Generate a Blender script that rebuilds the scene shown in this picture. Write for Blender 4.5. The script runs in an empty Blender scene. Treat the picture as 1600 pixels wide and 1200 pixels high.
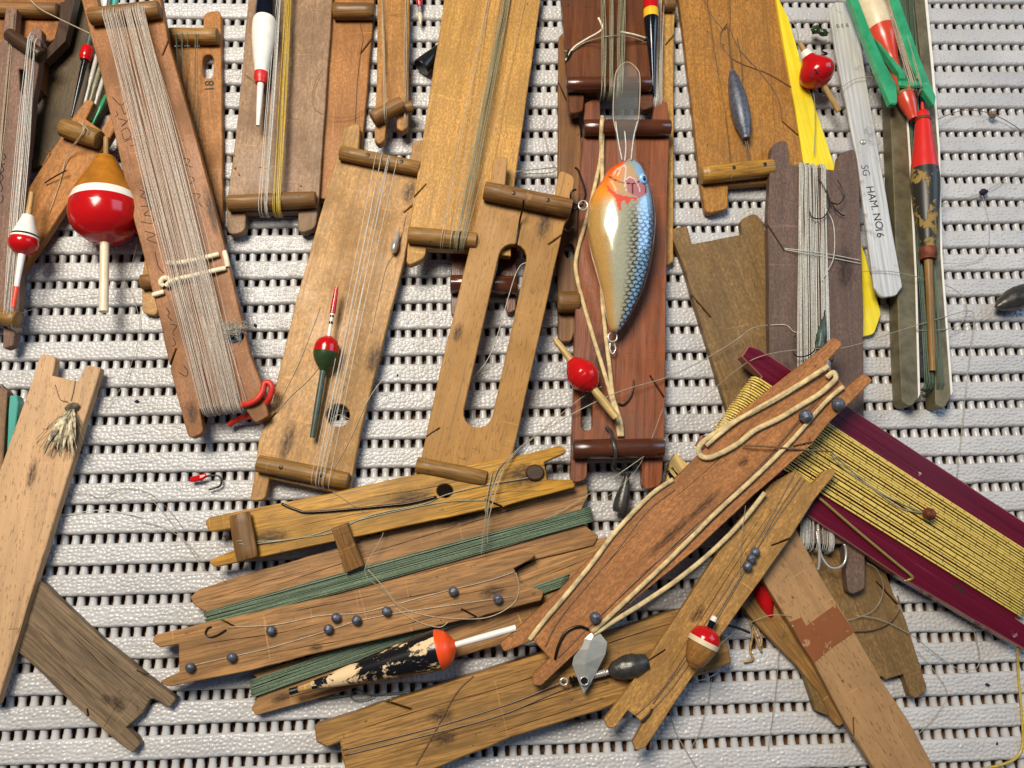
import bpy, bmesh, math, random
import numpy as np
from mathutils import Vector, Matrix, Euler
from mathutils.geometry import delaunay_2d_cdt

random.seed(7); rng = np.random.default_rng(7)
scene = bpy.context.scene
COL = scene.collection

# ------------------------------------------------------------------ camera
cam_d = bpy.data.cameras.new('camera'); cam = bpy.data.objects.new('camera', cam_d); COL.objects.link(cam)
CE = Euler((0.24115171, -0.04209251, -0.02747778), 'XYZ'); CR = CE.to_matrix()
CL = Vector((0.0, -0.11355405, 0.31819017)); F = 1202.0
cam.location = CL; cam.rotation_euler = CE
cam_d.sensor_width = 36.0; cam_d.lens = F / 1600 * 36.0
cam_d.clip_start = 0.01; cam_d.clip_end = 20
scene.camera = cam

# ------------------------------------------------------------------ light
world = bpy.data.worlds.new('World'); scene.world = world; world.use_nodes = True
bg = world.node_tree.nodes['Background']
bg.inputs['Color'].default_value = (0.48, 0.63, 1.0, 1); bg.inputs['Strength'].default_value = 0.085

def area(name, loc, target, size, energy, col, sy=None):
    d = bpy.data.lights.new(name, 'AREA'); d.energy = energy; d.color = col; d.size = size
    if sy: d.shape = 'RECTANGLE'; d.size_y = sy
    o = bpy.data.objects.new(name, d); COL.objects.link(o); o.location = loc
    o.rotation_euler = (Vector(target) - Vector(loc)).to_track_quat('-Z', 'Y').to_euler()
    return o
area('ceiling_lamp', (-0.22, 0.27, 0.76), (0.0, -0.02, 0), 0.32, 10.2, (1.0, 0.91, 0.78))
area('window_light', (1.25, 0.45, 0.85), (0.0, -0.02, 0), 0.7, 7.0, (0.52, 0.72, 1.0), 0.9)
scene.view_settings.view_transform = 'Standard'; scene.view_settings.look = 'None'
scene.view_settings.exposure = 0.0; scene.view_settings.gamma = 1.0

# ------------------------------------------------------------------ pixel -> place
def ray(px, py):
    return CR @ Vector(((px - 800) / F, -(py - 600) / F, -1.0))
def P(px, py, z=0.0):
    d = ray(px, py); return CL + d * ((z - CL.z) / d.z)
def scale_at(px, py, z=0.0):
    return (P(px + 1, py, z) - P(px, py, z)).length
MM = 0.001

# ------------------------------------------------------------------ materials
def s2l(c):
    return tuple(((v / 255) / 12.92 if v / 255 <= .04045 else ((v / 255 + .055) / 1.055) ** 2.4) for v in c)
class NT:
    def __init__(self, name):
        self.m = bpy.data.materials.new(name); self.m.use_nodes = True
        self.t = self.m.node_tree; self.b = self.t.nodes['Principled BSDF']
    def n(self, typ, **kw):
        nd = self.t.nodes.new(typ)
        for k, v in kw.items():
            if k in nd.inputs.keys(): nd.inputs[k].default_value = v
            else: setattr(nd, k, v)
        return nd
    def l(self, a, b): self.t.links.new(a, b)
    def coord(self, scale=(1, 1, 1), jitter=True):
        tc = self.n('ShaderNodeTexCoord'); v = tc.outputs['Object']
        if jitter:
            oi = self.n('ShaderNodeObjectInfo'); mu = self.n('ShaderNodeMath', operation='MULTIPLY'); mu.inputs[1].default_value = 7.3
            self.l(oi.outputs['Random'], mu.inputs[0])
            ad = self.n('ShaderNodeVectorMath', operation='ADD'); self.l(v, ad.inputs[0]); self.l(mu.outputs[0], ad.inputs[1]); v = ad.outputs[0]
        mp = self.n('ShaderNodeVectorMath', operation='MULTIPLY'); mp.inputs[1].default_value = scale; self.l(v, mp.inputs[0])
        return mp.outputs[0]
    def noise(self, vec, scale, detail=3, rough=.55, dist=0):
        nd = self.n('ShaderNodeTexNoise'); self.l(vec, nd.inputs['Vector'])
        nd.inputs['Scale'].default_value = scale; nd.inputs['Detail'].default_value = detail
        nd.inputs['Roughness'].default_value = rough; nd.inputs['Distortion'].default_value = dist
        return nd.outputs['Fac']
    def ramp(self, fac, stops):
        r = self.n('ShaderNodeValToRGB'); e = r.color_ramp.elements
        while len(e) < len(stops): e.new(.5)
        for i, (p, c) in enumerate(stops):
            e[i].position = p; e[i].color = (*c, 1) if len(c) == 3 else c
        self.l(fac, r.inputs[0]); return r.outputs[0]
    def rng(self, fac, a, b, c=0., d=1.):
        r = self.n('ShaderNodeMapRange'); self.l(fac, r.inputs[0])
        for i, v in zip((1, 2, 3, 4), (a, b, c, d)): r.inputs[i].default_value = v
        return r.outputs[0]
    def mix(self, fac, a, b, blend='MIX'):
        m = self.n('ShaderNodeMix', data_type='RGBA', blend_type=blend)
        for s, v in ((m.inputs[0], fac), (m.inputs[6], a), (m.inputs[7], b)):
            if hasattr(v, 'is_linked'): self.l(v, s)
            elif isinstance(v, (int, float)): s.default_value = v
            else: s.default_value = (*v, 1)
        return m.outputs[2]
    def bump(self, h, strength, dist):
        b = self.n('ShaderNodeBump'); b.inputs['Strength'].default_value = strength; b.inputs['Distance'].default_value = dist
        self.l(h, b.inputs['Height']); self.l(b.outputs[0], self.b.inputs['Normal'])
    def color(self, c):
        if hasattr(c, 'is_linked'): self.l(c, self.b.inputs['Base Color'])
        else: self.b.inputs['Base Color'].default_value = (*c, 1)
    def set(self, **kw):
        for k, v in kw.items(): self.b.inputs[k.replace('_', ' ')].default_value = v
def mulc(c, k): return tuple(min(1, v * k) for v in c)

def wood(name, rgb, style='ply', rough=.55, grime=.5, gain=.96, sheen=.35, bl=.62):
    """style: ply mottled panel, beech short dark flecks, oak long open grain, dark stained hardwood"""
    k = NT(name); base = s2l(rgb); base = (base[0] * .90 * gain, base[1] * .815 * gain, base[2] * bl * gain)
    g1 = k.noise(k.coord((18, 260, 260)), 1.0, 4, .6, .6)
    fine = k.noise(k.coord((90, 1400, 1400)), 1.0, 3, .6)
    blot = k.noise(k.coord((1, 1, 1)), 38, 4, .6)
    spk = k.noise(k.coord((.55, 1, 1)), 1150, 2.5, .65)
    if style == 'oak':
        c = k.ramp(g1, [(.28, mulc(base, .42)), (.46, mulc(base, .85)), (.62, mulc(base, 1.12)), (.8, mulc(base, 1.3))])
        c = k.mix(k.rng(fine, .44, .60, 0, .72), c, mulc(base, .40))
        ck = k.noise(k.coord((7, 330, 330)), 1.0, 5, .7, .4); c = k.mix(k.rng(ck, .60, .66, 0, .8), c, mulc(base, .22))
    elif style == 'beech':
        c = k.ramp(g1, [(.3, mulc(base, .82)), (.55, base), (.75, mulc(base, 1.12))])
        fl = k.noise(k.coord((330, 1500, 1500)), 1.0, 1.5, .5)
        c = k.mix(k.rng(fl, .60, .68, 0, .62), c, mulc(base, .36))
    elif style == 'dark':
        c = k.ramp(g1, [(.28, mulc(base, .5)), (.5, base), (.75, mulc(base, 1.45))])
        c = k.mix(k.rng(fine, .5, .7, 0, .45), c, mulc(base, .4))
    else:
        c = k.ramp(g1, [(.25, mulc(base, .60)), (.5, base), (.78, mulc(base, 1.25))])
        c = k.mix(k.rng(spk, .42, .60, 0, .62), c, mulc(base, .48))
        c = k.mix(k.rng(spk, .40, .30, 0, .5), c, mulc(base, 1.5))
        c = k.mix(k.rng(fine, .48, .66, 0, .45), c, mulc(base, .5))
    c = k.mix(k.rng(blot, .46, .68, 0, min(.9, grime * 1.15)), c, mulc(base, .44), 'MIX')
    st = k.noise(k.coord((.35, 1, 1)), 17, 3, .5, .8); c = k.mix(k.rng(st, .56, .64, 0, .4 * grime), c, mulc(base, .5))
    drk = k.noise(k.coord((9, 700, 700)), 1.0, 4, .65, .3); c = k.mix(k.rng(drk, .58, .66, 0, .5), c, mulc(base, .42))
    wear = k.noise(k.coord((1, 1, 1)), 95, 5, .7)
    c = k.mix(k.rng(wear, .66, .74, 0, .55 * grime), c, mulc(base, .28))
    pale = k.noise(k.coord((.6, 1, 1)), 60, 4, .65)
    c = k.mix(k.rng(pale, .6, .8, 0, .25), c, mulc(base, 1.4))
    # scratches across the grain, dark pits, sawn edges a little darker than the face
    sc = k.noise(k.coord((520, 28, 300)), 1.0, 2, .5, 1.2); c = k.mix(k.rng(sc, .70, .74, 0, .45), c, mulc(base, 1.55))
    sc2 = k.noise(k.coord((300, 60, 300)), 1.0, 2, .5, 2.0); c = k.mix(k.rng(sc2, .71, .75, 0, .6), c, mulc(base, .3))
    pit = k.noise(k.coord((.7, 1, 1)), 420, 3, .6); c = k.mix(k.rng(pit, .68, .73, 0, .75), c, mulc(base, .2))
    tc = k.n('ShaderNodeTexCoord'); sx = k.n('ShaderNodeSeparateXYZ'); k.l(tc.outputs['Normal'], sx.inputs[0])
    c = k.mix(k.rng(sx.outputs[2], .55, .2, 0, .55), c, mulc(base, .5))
    k.color(c)
    rg = k.rng(blot, .3, .7, rough - .16, rough + .08); k.l(rg, k.b.inputs['Roughness'])
    k.set(Specular_IOR_Level=sheen)
    h = k.mix(.5, fine, g1); k.bump(h, .35, .00035)
    return k.m
def plain(name, rgb, rough=.4, spec=.5, metal=0., var=.15, vscale=200, bump=0., lin=None, **kw):
    k = NT(name); base = lin or s2l(rgb)
    v = k.noise(k.coord(), vscale, 4, .6)
    k.color(k.ramp(v, [(.3, mulc(base, 1 - var * 1.6)), (.7, mulc(base, 1 + var))]))
    k.set(Roughness=rough, Specular_IOR_Level=spec, Metallic=metal, **kw)
    if bump: k.bump(k.noise(k.coord(), vscale * 3, 4, .6), .5, bump)
    return k.m
def worn(name, rgb, under, amt=.55, scale=160, rough=.35, st=(1, 1, 1)):
    k = NT(name); v = k.noise(k.coord(st), scale, 6, .7, .4)
    cr = k.noise(k.coord(), scale * .5, 3, .5)
    c = k.mix(k.rng(cr, .4, .7, 0, .25), s2l(rgb), mulc(s2l(rgb), .5))
    mk = k.rng(v, amt, amt + .03); k.color(k.mix(mk, c, s2l(under)))
    k.l(k.rng(mk, 0, 1, rough, .75), k.b.inputs['Roughness']); k.bump(mk, .4, -.0002)
    return k.m
def nylon(name, rgb, alpha=.7, rough=.28, spec=.6):
    k = NT(name); v = k.noise(k.coord((30, 30, 30)), 40, 2)
    b = s2l(rgb); k.color(k.ramp(v, [(.3, mulc(b, .7)), (.7, mulc(b, 1.15))]))
    k.set(Roughness=rough, Specular_IOR_Level=spec, Alpha=alpha)
    return k.m

M = {}
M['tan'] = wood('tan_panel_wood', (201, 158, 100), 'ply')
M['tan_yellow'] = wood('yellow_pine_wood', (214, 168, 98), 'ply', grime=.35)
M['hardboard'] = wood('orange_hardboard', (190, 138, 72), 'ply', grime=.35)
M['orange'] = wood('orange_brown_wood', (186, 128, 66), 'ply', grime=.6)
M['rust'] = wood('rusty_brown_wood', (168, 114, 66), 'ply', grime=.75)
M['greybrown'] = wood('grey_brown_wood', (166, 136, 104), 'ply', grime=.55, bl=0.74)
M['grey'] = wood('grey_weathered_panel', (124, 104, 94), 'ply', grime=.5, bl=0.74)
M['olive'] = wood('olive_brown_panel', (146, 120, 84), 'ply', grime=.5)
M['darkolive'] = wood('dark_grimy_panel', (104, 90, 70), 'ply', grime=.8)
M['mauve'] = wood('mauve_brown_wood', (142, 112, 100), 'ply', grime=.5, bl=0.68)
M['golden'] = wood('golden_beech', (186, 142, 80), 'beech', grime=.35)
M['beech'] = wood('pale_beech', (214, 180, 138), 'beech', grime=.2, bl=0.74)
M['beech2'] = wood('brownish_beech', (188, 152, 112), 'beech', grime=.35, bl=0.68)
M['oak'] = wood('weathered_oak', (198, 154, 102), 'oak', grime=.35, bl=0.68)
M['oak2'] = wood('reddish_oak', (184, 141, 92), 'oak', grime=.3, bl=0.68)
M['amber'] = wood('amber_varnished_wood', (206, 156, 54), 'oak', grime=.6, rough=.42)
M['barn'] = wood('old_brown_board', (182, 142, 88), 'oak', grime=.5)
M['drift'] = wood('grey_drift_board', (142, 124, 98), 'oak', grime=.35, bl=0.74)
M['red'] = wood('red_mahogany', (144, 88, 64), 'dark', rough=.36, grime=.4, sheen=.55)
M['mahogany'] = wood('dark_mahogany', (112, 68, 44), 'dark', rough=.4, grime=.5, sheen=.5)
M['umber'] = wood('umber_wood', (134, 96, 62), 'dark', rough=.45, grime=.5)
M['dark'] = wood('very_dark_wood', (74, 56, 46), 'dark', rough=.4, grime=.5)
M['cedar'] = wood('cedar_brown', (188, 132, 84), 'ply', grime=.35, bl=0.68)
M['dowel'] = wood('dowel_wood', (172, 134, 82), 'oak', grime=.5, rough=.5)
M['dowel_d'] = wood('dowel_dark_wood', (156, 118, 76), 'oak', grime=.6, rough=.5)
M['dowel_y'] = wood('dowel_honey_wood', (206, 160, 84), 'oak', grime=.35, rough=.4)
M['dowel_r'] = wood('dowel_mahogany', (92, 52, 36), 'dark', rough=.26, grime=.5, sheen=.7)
M['ink'] = plain('ink', (40, 40, 48), .7, .2)
M['pencil'] = plain('pencil', (78, 64, 54), .8, .1)
M['inkgreen'] = plain('green_ink', (42, 62, 50), .7, .2)
M['steel'] = plain('hook_steel', (60, 54, 50), .3, .6, .9, .2)
M['bright'] = plain('bright_steel', (200, 196, 186), .22, .7, .5, .2)
M['nail'] = plain('nail_iron', (70, 56, 46), .45, .5, .7, .3)
M['lead'] = plain('lead', (96, 100, 112), .36, .6, .35, .3, 600, .0003)
M['leadd'] = plain('dark_lead', (72, 70, 66), .32, .6, .35, .3, 300, .0003)
M['red_paint'] = worn('red_paint', (192, 20, 22), (92, 20, 18), .66, 110, .16)
M['orange_red'] = plain('orange_red_paint', (240, 62, 34), .35, .5, 0, .1, 200)
M['neon'] = plain('orange_fluorescent_paint', (255, 84, 20), .35, .5, 0, .06, 200)
M['white_paint'] = plain('white_paint', (236, 232, 220), .3, .5, 0, .06, 200)
M['cream'] = plain('cream_paint', (224, 206, 172), .35, .5, 0, .1, 200)
M['navy'] = plain('black_gloss_paint', (16, 18, 26), .12, .6, 0, .2, 200)
M['black'] = plain('black_plastic', (22, 22, 22), .3, .5, 0, .2, 200)
M['yellow_paint'] = plain('yellow_paint', (240, 186, 40), .25, .5, 0, .1, 200)
M['green_paint'] = plain('dark_green_paint', (48, 68, 36), .3, .5, 0, .2, 200)
M['petrol'] = plain('petrol_green_stick', (66, 84, 74), .4, .5, 0, .25, 300)
M['brown_lac'] = plain('brown_lacquer', (176, 112, 32), .16, .6, 0, .25, 90)
M['stick'] = wood('bare_stick_wood', (206, 172, 120), 'oak', grime=.3)
M['splint'] = wood('split_splint_wood', (232, 206, 150), 'oak', grime=.2)
M['rubber'] = plain('cream_rubber', (212, 188, 138), .6, .3, 0, .28, 260, .0006)
M['wax'] = plain('waxed_white_cord', (236, 224, 192), .55, .3, 0, .12, 700, .0004)
M['redrubber'] = plain('red_rubber', (206, 52, 36), .45, .4, 0, .12, 400)
M['cork'] = wood('cork', (176, 130, 74), 'ply', grime=.9)
M['tape'] = worn('brown_packing_tape', (140, 84, 46), (178, 130, 92), .60, 260, .45)
M['teal'] = worn('teal_paint', (70, 160, 146), (150, 120, 80), .60, 120, .4)
M['flake'] = worn('flaking_black_paint', (22, 22, 24), (226, 196, 150), .53, 130, .2, (.45, 1, 1))
M['flake2'] = worn('rubbed_black_paint', (40, 40, 34), (150, 122, 62), .52, 150, .4)
M['flakered'] = worn('rubbed_red_paint', (214, 40, 34), (70, 50, 40), .68, 120, .35)
M['flakeorange'] = worn('chipped_orange_paint', (244, 82, 30), (226, 200, 156), .60, 90, .35)
M['rustcol'] = plain('rusty_collar', (120, 62, 40), .6, .3, .2, .4, 300, .0004)
M['lint'] = plain('grey_lint', (196, 190, 176), .9, .1, 0, .3, 500)
M['feather'] = plain('buff_feather', (206, 192, 158), .7, .2, 0, .6, 420)
M['feather_d'] = plain('dark_feather', (120, 110, 92), .7, .2, 0, .5, 260)
M['alu'] = None
M['n_clear'] = nylon('clear_nylon', (206, 190, 160), .62)
M['n_pink'] = nylon('aged_nylon', (222, 210, 194), .55)
M['n_white'] = nylon('white_nylon', (222, 220, 210), .72)
M['n_grey'] = nylon('grey_green_nylon', (160, 156, 126), .8)
M['n_yellow'] = nylon('yellow_nylon', (206, 176, 74), .88)
M['n_green'] = nylon('green_line', (116, 134, 108), 1.0, .5, .3)
M['n_dgreen'] = nylon('dark_green_line', (96, 116, 96), .9, .4, .4)
M['n_loose'] = nylon('loose_clear_nylon', (176, 168, 146), .62)
M['n_brown'] = nylon('brown_nylon', (128, 100, 72), .75)

k = NT('brushed_aluminium'); v = k.noise(k.coord((25, 900, 900)), 1, 3, .6); w2 = k.noise(k.coord(), 120, 5, .7)
c = k.ramp(v, [(.3, s2l((176, 174, 168))), (.7, s2l((226, 223, 216)))]); c = k.mix(k.rng(w2, .58, .7, 0, .6), c, s2l((110, 104, 94)))
k.color(c); k.set(Metallic=.25, Roughness=.4); k.bump(v, .3, .0001); M['alu'] = k.m
k = NT('dull_zinc_rail'); w2 = k.noise(k.coord(), 110, 5, .7); k.color(k.ramp(w2, [(.35, s2l((88, 80, 58))), (.65, s2l((128, 118, 88)))])); k.set(Metallic=.35, Roughness=.5); M['zinc'] = k.m
k = NT('yellow_plastic'); yv = k.noise(k.coord((3, 260, 260)), 1, 5, .7); yw = k.noise(k.coord(), 60, 5, .7); k.color(k.mix(k.rng(yw, .5, .75, 0, .4), k.ramp(yv, [(.35, s2l((226, 200, 30))), (.65, s2l((246, 226, 70)))]), s2l((200, 176, 60)))); k.set(Roughness=.22, Specular_IOR_Level=.6); k.b.inputs['Subsurface Weight'].default_value = 0.0
k.bump(k.noise(k.coord((20, 300, 300)), 1, 3), .2, .0003); M['yellow'] = k.m
k = NT('green_plastic'); gv = k.noise(k.coord(), 90, 5, .7); k.color(k.ramp(gv, [(.35, s2l((34, 132, 84))), (.65, s2l((60, 168, 116)))])); k.set(Roughness=.3, Specular_IOR_Level=.5); M['green'] = k.m
M['coral'] = plain('coral_red_paint', (206, 70, 46), .25, .6, 0, .1, 120)
# maroon paint with raw panel on the cut edges
k = NT('maroon_painted_panel'); tc = k.n('ShaderNodeTexCoord'); sx = k.n('ShaderNodeSeparateXYZ'); k.l(tc.outputs['Normal'], sx.inputs[0])
side = k.rng(sx.outputs[2], .93, .80); v = k.noise(k.coord((14, 500, 500)), 1, 3, .6); v2 = k.noise(k.coord(), 75, 6, .7)
c = k.ramp(v, [(.3, s2l((82, 12, 32))), (.7, s2l((104, 20, 42)))]); c = k.mix(k.rng(v, .68, .75, 0, .5), c, s2l((160, 90, 110)))
c = k.mix(k.rng(v2, .655, .69, 0, .8), c, s2l((206, 190, 178)))
c = k.mix(side, c, s2l((150, 96, 84))); k.color(c); k.set(Roughness=.22, Specular_IOR_Level=.5); k.bump(v, .2, .0003); M['maroon'] = k.m
# gold cord with dark flecks, row by row (object space)
GP = 0.00152
k = NT('gold_lurex_cord'); tc = k.n('ShaderNodeTexCoord'); sx = k.n('ShaderNodeSeparateXYZ'); k.l(tc.outputs['Object'], sx.inputs[0])
def mth(op, a, b=None):
    m = k.n('ShaderNodeMath', operation=op)
    for i, q in enumerate((a, b)):
        if q is None: continue
        if hasattr(q, 'is_linked'): k.l(q, m.inputs[i])
        else: m.inputs[i].default_value = q
    return m.outputs[0]
an = k.n('ShaderNodeAttribute', attribute_name='along'); sa = k.n('ShaderNodeSeparateXYZ'); k.l(an.outputs['Vector'], sa.inputs[0]); hs = sa.outputs[1]
fr = mth('FRACT', mth('ADD', mth('DIVIDE', sa.outputs[0], .0061), hs)); dash = mth('LESS_THAN', fr, .055)
tw = mth('FRACT', mth('ADD', mth('DIVIDE', sx.outputs[0], .0011), mth('DIVIDE', sx.outputs[1], .0016)))
c = k.mix(k.noise(k.coord((1, 1, 1), False), 300, 3), s2l((240, 216, 120)), s2l((206, 172, 72))); c = k.mix(mth('MULTIPLY', dash, .7), c, s2l((46, 36, 18)))
k.color(c); k.set(Roughness=.3); M['gold'] = k.m
# clear plastic lip
k = NT('clear_plastic'); k.color((.42, .42, .37)); k.set(Roughness=.05, Alpha=.11, Specular_IOR_Level=1.0); M['clear'] = k.m
# mat and table
k = NT('white_pvc_foam'); v = k.noise(k.coord(), 26, 4, .6); v2 = k.noise(k.coord(), 150, 5, .65)
c = k.ramp(v, [(.3, (.45, .44, .43)), (.7, (.57, .56, .545))]); c = k.mix(k.rng(v2, .60, .78, 0, .4), c, (.38, .36, .32))
k.color(c); k.set(Roughness=.28, Specular_IOR_Level=.5); k.bump(k.noise(k.coord(), 1500, 2), .08, .0003); M['mat'] = k.m
k = NT('brown_table_wood'); g = k.noise(k.coord((14, 160, 160), False), 1, 4, .6); k.color(k.ramp(g, [(.3, s2l((78, 46, 18))), (.7, s2l((140, 90, 38)))])); k.set(Roughness=.5); M['table'] = k.m

# ------------------------------------------------------------------ objects
def tag(o, label=None, cat=None, group=None, kind=None):
    if label: o['label'] = label
    if cat: o['category'] = cat
    if group: o['group'] = group
    if kind: o['kind'] = kind
    return o
def mesh_obj(name, verts, faces, mat, parent=None, smooth=True, mtx=None):
    me = bpy.data.meshes.new(name); me.from_pydata([tuple(v) for v in verts], [], faces); me.update()
    if smooth: me.polygons.foreach_set('use_smooth', [True] * len(me.polygons))
    me.materials.append(M[mat] if isinstance(mat, str) else mat)
    o = bpy.data.objects.new(name, me); COL.objects.link(o)
    if parent: o.parent = parent
    if mtx is not None: o.matrix_local = mtx
    return o
def empty(name, mtx):
    o = bpy.data.objects.new(name, None); o.empty_display_size = .01; COL.objects.link(o); o.matrix_world = mtx
    return o
class Frame:
    """a board's own plane: x along the board, y across, z up; top face at z = 0"""
    def __init__(s, A, B):
        a = P(A[0], A[1], A[2] * MM); b = P(B[0], B[1], B[2] * MM)
        s.o = a; s.u = (b - a).normalized(); s.v = Vector((0, 0, 1)).cross(s.u).normalized(); s.n = s.u.cross(s.v)
        s.len = (b - a).length
        s.m = Matrix((( s.u.x, s.v.x, s.n.x, a.x), (s.u.y, s.v.y, s.n.y, a.y), (s.u.z, s.v.z, s.n.z, a.z), (0, 0, 0, 1)))
    def at(s, px, py, h=0.0):
        d = ray(px, py); t = ((s.o - CL).dot(s.n) + h) / d.dot(s.n); q = CL + d * t - s.o
        return Vector((q.dot(s.u), q.dot(s.v), h))
    def px(s, px, py):
        return (s.at(px + 1, py) - s.at(px, py)).length
def fillet(pts, unit):
    out = []; n = len(pts)
    for i, p in enumerate(pts):
        q = Vector(p[0]); r = p[1] * unit
        if r <= 0: out.append(q); continue
        a = Vector(pts[i - 1][0]) - q; b = Vector(pts[(i + 1) % n][0]) - q
        la, lb = a.length, b.length
        if la < 1e-6 or lb < 1e-6: out.append(q); continue
        a /= la; b /= lb; ang = a.angle(b)
        if ang > 3.0: out.append(q); continue
        d = min(r / math.tan(ang / 2), la * .48, lb * .48)
        p0 = q + a * d; p1 = q + b * d
        for k in range(6):
            t = k / 5; out.append(p0 * (1 - t) ** 2 + q * 2 * t * (1 - t) + p1 * t * t)
    return out
def roughen(pts, amp, step=.0045):
    out = []; n = len(pts)
    for i in range(n):
        a, b = pts[i], pts[(i + 1) % n]; out.append(a); L = (b - a).length
        m = int(L / step)
        if m > 1:
            nrm = Vector((-(b - a).y, (b - a).x)).normalized(); ph = random.random() * 9
            for j in range(1, m):
                t = j / m; s = a.lerp(b, t) + nrm * amp * (math.sin(ph + t * L * 160) * .6 + random.uniform(-1, 1) * .55) * min(1, 4 * t * (1 - t) + .2)
                out.append(s)
    return out
def add_slit(pts, A, B, w):
    best = None; n = len(pts)
    for i in range(n):
        a, b = pts[i], pts[(i + 1) % n]; d = b - a
        if d.length < 1e-7: continue
        t = max(.02, min(.98, (A - a).dot(d) / d.length_squared)); q = a + d * t; e = (q - A).length
        if best is None or e < best[0]: best = (e, i, q, d.normalized())
    e, i, q, d = best
    dd = (B - q); L = dd.length
    if L < 1e-6: return pts
    nrm = Vector((-dd.y, dd.x)) / L; k = abs(nrm.dot(d)); k = max(k, .35); hw = w / 2
    p0, p1 = q - d * hw / k, q + d * hw / k
    s = 1 if nrm.dot(d) > 0 else -1
    t0, t1 = B - nrm * hw * .7 * s, B + nrm * hw * .7 * s
    ring = [p for p in pts]
    return ring[:i + 1] + [p0, t0, t1, p1] + ring[i + 1:]
def slab(name, rings, th, bev, mat, parent, z0=0.0, mtx=None):
    """a plate with holes from 2-D rings, top at z0, thickness th, eased upper edge"""
    bev = min(bev, th * .45); clean = []
    for ri, r in enumerate(rings):
        q = []
        for p in r:
            p = Vector((p[0], p[1]))
            if not q or (p - q[-1]).length > 4e-5: q.append(p)
        if (q[0] - q[-1]).length < 4e-5: q.pop()
        ar = sum(q[i].x * q[(i + 1) % len(q)].y - q[(i + 1) % len(q)].x * q[i].y for i in range(len(q)))
        if (ar < 0) == (ri == 0): q.reverse()          # outer ring anticlockwise, holes clockwise
        clean.append(q)
    flat = [p for q in clean for p in q]; n = len(flat)
    edges, base = [], 0
    for q in clean: edges += [(base + i, base + (i + 1) % len(q)) for i in range(len(q))]; base += len(q)
    vv, ee, ff, ov, oe, of = delaunay_2d_cdt(flat, edges, [], 0, 1e-7)
    segs = np.array([(flat[i].x, flat[i].y, flat[j].x, flat[j].y) for i, j in edges])
    def inside(c):
        cr = (segs[:, 1] > c.y) != (segs[:, 3] > c.y); g = segs[cr]
        return int((c.x < (g[:, 2] - g[:, 0]) * (c.y - g[:, 1]) / (g[:, 3] - g[:, 1]) + g[:, 0]).sum()) % 2 == 1
    ff = [f for f in ff if inside(sum((vv[i] for i in f), Vector((0, 0))) / len(f))]
    inset = []
    for q in clean:
        m = len(q)
        for i in range(m):
            d0 = (q[i] - q[i - 1]).normalized(); d1 = (q[(i + 1) % m] - q[i]).normalized(); nn = Vector((-d0.y - d1.y, d0.x + d1.x))
            if nn.length < .3: nn = Vector((-d0.y, d0.x)); k = 1.
            else: nn.normalize(); k = min(1.6, 1 / max(.4, nn.dot(Vector((-d0.y, d0.x)))))
            inset.append(q[i] + nn * bev * k)
    V, Fc = [], []; idx = {}
    V += [(p.x, p.y, z0) for p in inset] + [(p.x, p.y, z0 - bev) for p in flat] + [(p.x, p.y, z0 - th) for p in flat]
    for i, src in enumerate(ov):
        if src: idx[i] = src[0]
        else: idx[i] = len(V); V += [(vv[i].x, vv[i].y, z0), (vv[i].x, vv[i].y, z0 - th)]
    for f in ff:
        t = [idx[i] for i in f]; Fc.append(tuple(t)); Fc.append(tuple((i + 2 * n if i < n else i + 1) for i in reversed(t)))
    for (i, j) in edges: Fc.append((n + i, n + j, j, i)); Fc.append((2 * n + i, 2 * n + j, n + j, n + i))
    return mesh_obj(name, V, Fc, mat, parent, False, mtx)
def ring2(fr, pts, h=0.0):
    u = fr.px(pts[0][0], pts[0][1])
    return fillet([((lambda q: (q.x, q.y))(fr.at(p[0], p[1], h)), p[2] if len(p) > 2 else 0) for p in pts], u)
def circle(cx, cy, rx, ry=None, n=20, rot=0):
    ry = ry or rx; c, s = math.cos(rot), math.sin(rot)
    return [(cx + rx * math.cos(a) * c - ry * math.sin(a) * s, cy + rx * math.cos(a) * s + ry * math.sin(a) * c) for a in [2 * math.pi * i / n for i in range(n)]]
def stadium(x0, y0, r0, x1, y1, r1):
    a = math.atan2(y1 - y0, x1 - x0); out = []
    for i in range(9): t = a + math.pi / 2 + math.pi * i / 8; out.append((x0 + r0 * math.cos(t), y0 + r0 * math.sin(t)))
    for i in range(9): t = a - math.pi / 2 + math.pi * i / 8; out.append((x1 + r1 * math.cos(t), y1 + r1 * math.sin(t)))
    return out
# tubes and lathes -------------------------------------------------
def tube_geo(V, Fc, pts, r, sides=6, flat=1.0, up=None):
    n = len(pts); base = len(V); prev = None
    for i, p in enumerate(pts):
        p = Vector(p); t = (Vector(pts[min(i + 1, n - 1)]) - Vector(pts[max(i - 1, 0)]))
        if t.length < 1e-9: t = Vector((1, 0, 0))
        t.normalize(); ref = up or Vector((0, 0, 1))
        x = t.cross(ref)
        if x.length < .05: x = prev if prev is not None else t.cross(Vector((0, 1, 0)))
        x.normalize()
        if prev is not None and x.dot(prev) < 0: x = -x
        prev = x; y = x.cross(t).normalized(); rr = r[i] if hasattr(r, '__len__') else r
        for k in range(sides):
            a = 2 * math.pi * (k + .5) / sides; V.append(p + x * math.cos(a) * rr + y * math.sin(a) * rr * flat)
    for i in range(n - 1):
        for k in range(sides):
            a = base + i * sides + k; b = base + i * sides + (k + 1) % sides; Fc.append((a, b, b + sides, a + sides))
    Fc.append(tuple(base + k for k in range(sides))[::-1]); e = base + (n - 1) * sides; Fc.append(tuple(e + k for k in range(sides)))
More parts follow.
